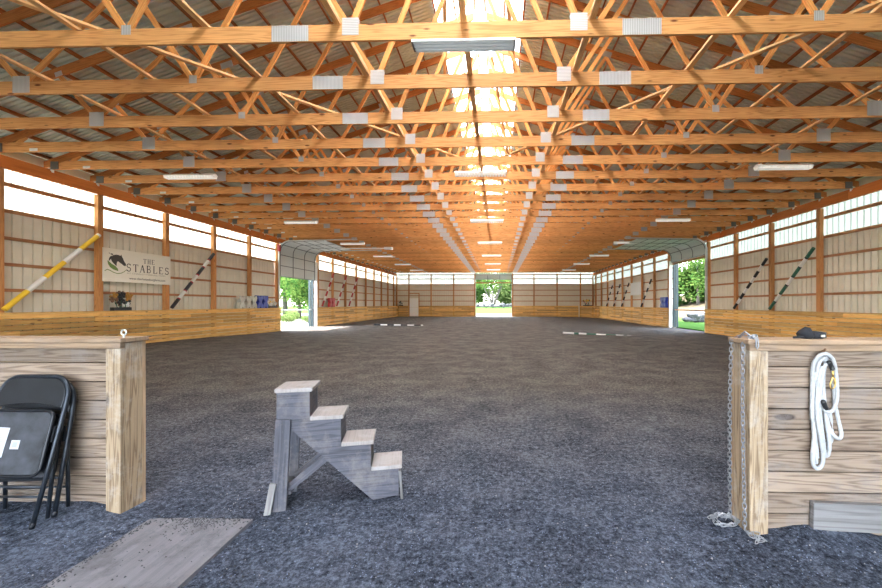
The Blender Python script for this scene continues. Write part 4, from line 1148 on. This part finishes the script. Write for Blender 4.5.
def make_leaves(rx,ry,rz,n,size,seed,cl=40):
    rr=random.Random(seed); mb=MB()
    cen=[]
    for i in range(cl):
        while True:
            p=Vector((rr.uniform(-1,1),rr.uniform(-1,1),rr.uniform(-1,1)))
            if p.length<1: break
        cen.append((Vector((p.x*rx*.8,p.y*ry*.8,p.z*rz*.8)),rr.uniform(.22,.42)))
    for i in range(n):
        c,s=cen[i%cl]; d=Vector((rr.gauss(0,1),rr.gauss(0,1),rr.gauss(0,1))).normalized()*rr.uniform(.6,1.0)
        p=c+Vector((d.x*rx*s,d.y*ry*s,d.z*rz*s)); a=Vector((rr.gauss(0,1),rr.gauss(0,1),rr.gauss(0,1))).normalized(); b=a.orthogonal().normalized(); k=size*rr.uniform(.6,1.3)
        mb.face([p-a*k,p+b*k*.5,p+a*k,p-b*k*.5])
    return mb
_lv={}
def tree(x,y,h,r,label,mat,cat='tree',name='leafy_tree',n=4200,seed=1,trunks=1,low=.25,size=.16,grp=None,spread=1.):
    z=gz(x,y); o=empty(name,(x,y,z-.05)); tag(o,label,cat,grp)
    rr=random.Random(seed)
    for k in range(trunks):
        a=2*pi*k/max(1,trunks)+.4; lean_=(0 if trunks==1 else .34)*spread
        pts=[Vector((cos_(a)*.12*(trunks>1),sin_(a)*.12*(trunks>1),0))]
        for q in range(1,6):
            t=q/5*.8; pts.append(Vector((cos_(a)*lean_*h*t+rr.uniform(-.06,.06)*h*.2,sin_(a)*lean_*h*t*.6+rr.uniform(-.06,.06)*h*.2,h*t)))
        r0=.03*h*(1 if trunks==1 else .6); MB().tube(pts,[r0*(1-.75*i/5) for i in range(6)],8).build('trunk',M_BARK,o,smooth=True,origin=(0,0,0))
    cz=h*(low+(1-low)/2); mb=make_leaves(r,r,h*(1-low)/2,n,size,seed)
    mb.v=[(p[0],p[1],p[2]+cz) for p in mb.v]; mb.build('crown',mat,o,origin=(0,0,0))
    return o
G='trees seen through the doorways'
# through the left door (rays run to about X=-.5*Y)
tree(-21.5,40.5,8,3.2,'green tree seen at the left in the left side doorway',M_LEAF1,seed=2,grp=G,low=.12)
tree(-17.8,36.5,7,2.8,'green tree seen at the right in the left side doorway',M_LEAF1,seed=3,grp=G,low=.18)
tree(-26,46,11,4.5,'taller tree behind the others in the left side doorway',M_LEAF2,seed=4,grp=G,low=.1,size=.2)
for i,(x,y,h) in enumerate(((-17.4,30.8,.9),(-18.3,33.2,1.1),(-19.6,35.6,1.0),(-15.9,31.9,.7))):
    tree(x,y,h,.75,'low light green bush outside the left doorway, %s'%['nearest','second','largest at the back','small one by the jamb'][i],M_LEAF2,cat='bush',name='low_bush',n=700,seed=20+i,low=0.05,size=.07,grp='bushes outside the left doorway')
tree(-24,50,12,5,'dense tall tree filling the back of the left side doorway',M_LEAF1,seed=14,grp=G,low=.02,size=.30,n=6500)
# right door
for i,(x,y,h) in enumerate(((30,64,8),(35,63,9),(40,64,9))):
    tree(x,y,h,4.2,'dense bushy tree low behind the dry field, %s from the left'%ordw(i+1),M_LEAF1,seed=40+i,grp=G,low=-.1,size=.34,n=6500)
tree(31,60,9,5,'round green tree beyond the field, left in the right doorway',M_LEAF1,seed=5,grp=G,low=.02,size=.22,n=5200)
tree(36,58,11,5.5,'tall green tree beyond the field, right in the right doorway',M_LEAF2,seed=6,grp=G,low=.02,size=.22,n=5200)
tree(27,66,9,5,'dark green tree farthest beyond the field on the right',M_LEAF1,seed=7,grp=G,low=.02,size=.22,n=4200)
tree(41,70,13,6,'big pale tree at the back of the field on the right',M_LEAF2,seed=8,grp=G,low=.02,size=.25,n=4200)
# end door
tree(-.9,70,8.5,5.0,'spreading tree with several trunks seen through the end door',M_LEAF1,seed=9,grp=G,trunks=5,low=.32,size=.16,n=3400,spread=1.3)
tree(-6,84,11,5.5,'pale tree left behind the spreading tree at the end door',M_LEAF1,seed=10,grp=G,low=-.1,size=.34,n=6500)
tree(3,88,10,5.5,'pale tree right behind the spreading tree at the end door',M_LEAF2,seed=12,grp=G,low=-.1,size=.34,n=6500)
def rocks(name,pts,label,s,seed):
    rr=random.Random(seed); o=empty(name,pts[0]); tag(o,label,'stone wall'); i=0
    b=Vector(pts[0])
    a,e=Vector(pts[0]),Vector(pts[1]); L=(e-a).length; d=(e-a)/L; t=0
    while t<L:
        for lay in (0,1):
            k=s*rr.uniform(.7,1.25)
            p=a+d*(t+rr.uniform(-.1,.1))-b+Vector((0,rr.uniform(-.15,.15),s*.45+lay*s*.75*rr.uniform(.6,1)))
            if lay and rr.random()<.35: continue
            MB().blob(p,k*.75,k*.6,k*.5,seed*50+i,.16).build('stone',M_STONE,o,origin=(0,0,0)); i+=1
        t+=s*.8
    return o
rocks('stone_wall',[(15.9,32.6,gz(15,33)),(21.5,34.6,gz(20,34))],'rough fieldstone wall on the grass outside the right doorway',.60,3)
rocks('stone_wall',[(-7,66.5,gz(-5,66)+.1),(5,66.5,gz(4,66)+.1)],'low grey stone wall beyond the lawn outside the end door',.45,4)
struct(MB().box(SXR+.2,SXR+10,20,31,-.13,-.10).build('ground',M_GRASS),'lawn strip outside the right doorway')

# ------------------------------------------------------------------ light
w=bpy.data.worlds.new('sky'); SC.world=w; w.use_nodes=True; nt=w.node_tree; bg=nt.nodes['Background']
sk=nt.nodes.new('ShaderNodeTexSky'); sk.sky_type='NISHITA'; sk.sun_disc=False; sk.sun_elevation=math.radians(52); sk.sun_rotation=math.radians(-80); sk.air_density=1.0; sk.dust_density=1.2
hs=nt.nodes.new('ShaderNodeHueSaturation'); hs.inputs['Saturation'].default_value=.55; nt.links.new(sk.outputs[0],hs.inputs['Color']); nt.links.new(hs.outputs[0],bg.inputs[0]); bg.inputs[1].default_value=.55
sun=bpy.data.lights.new('sun','SUN'); sun.energy=5.5; sun.angle=math.radians(1.); sun.color=(1,.95,.86)
so=bpy.data.objects.new('sun',sun); COL.objects.link(so); so.location=(-30,10,40)
d=Vector((.62,.10,-.78)); so.rotation_euler=d.to_track_quat('-Z','Y').to_euler()

# ------------------------------------------------------------------ camera
cam=bpy.data.cameras.new('camera'); co=bpy.data.objects.new('camera',cam); COL.objects.link(co); SC.camera=co
co.location=(0,0,HC); co.rotation_euler=(pi/2,0,TH)
cam.sensor_width=36; cam.lens=F*36/882; cam.shift_x=-(CX-441)/882; cam.shift_y=(CY-294)/882; cam.clip_end=500; cam.clip_start=.05
vs=SC.view_settings; vs.view_transform='Standard'; vs.look='None'; vs.gamma=1; vs.use_curve_mapping=False; vs.exposure=2.7
cy=SC.cycles; cy.max_bounces=10; cy.diffuse_bounces=7; cy.transmission_bounces=6; cy.transparent_max_bounces=8; cy.caustics_reflective=False; cy.caustics_refractive=False
try: cy.use_denoising=True; cy.sample_clamp_indirect=12
except Exception: pass
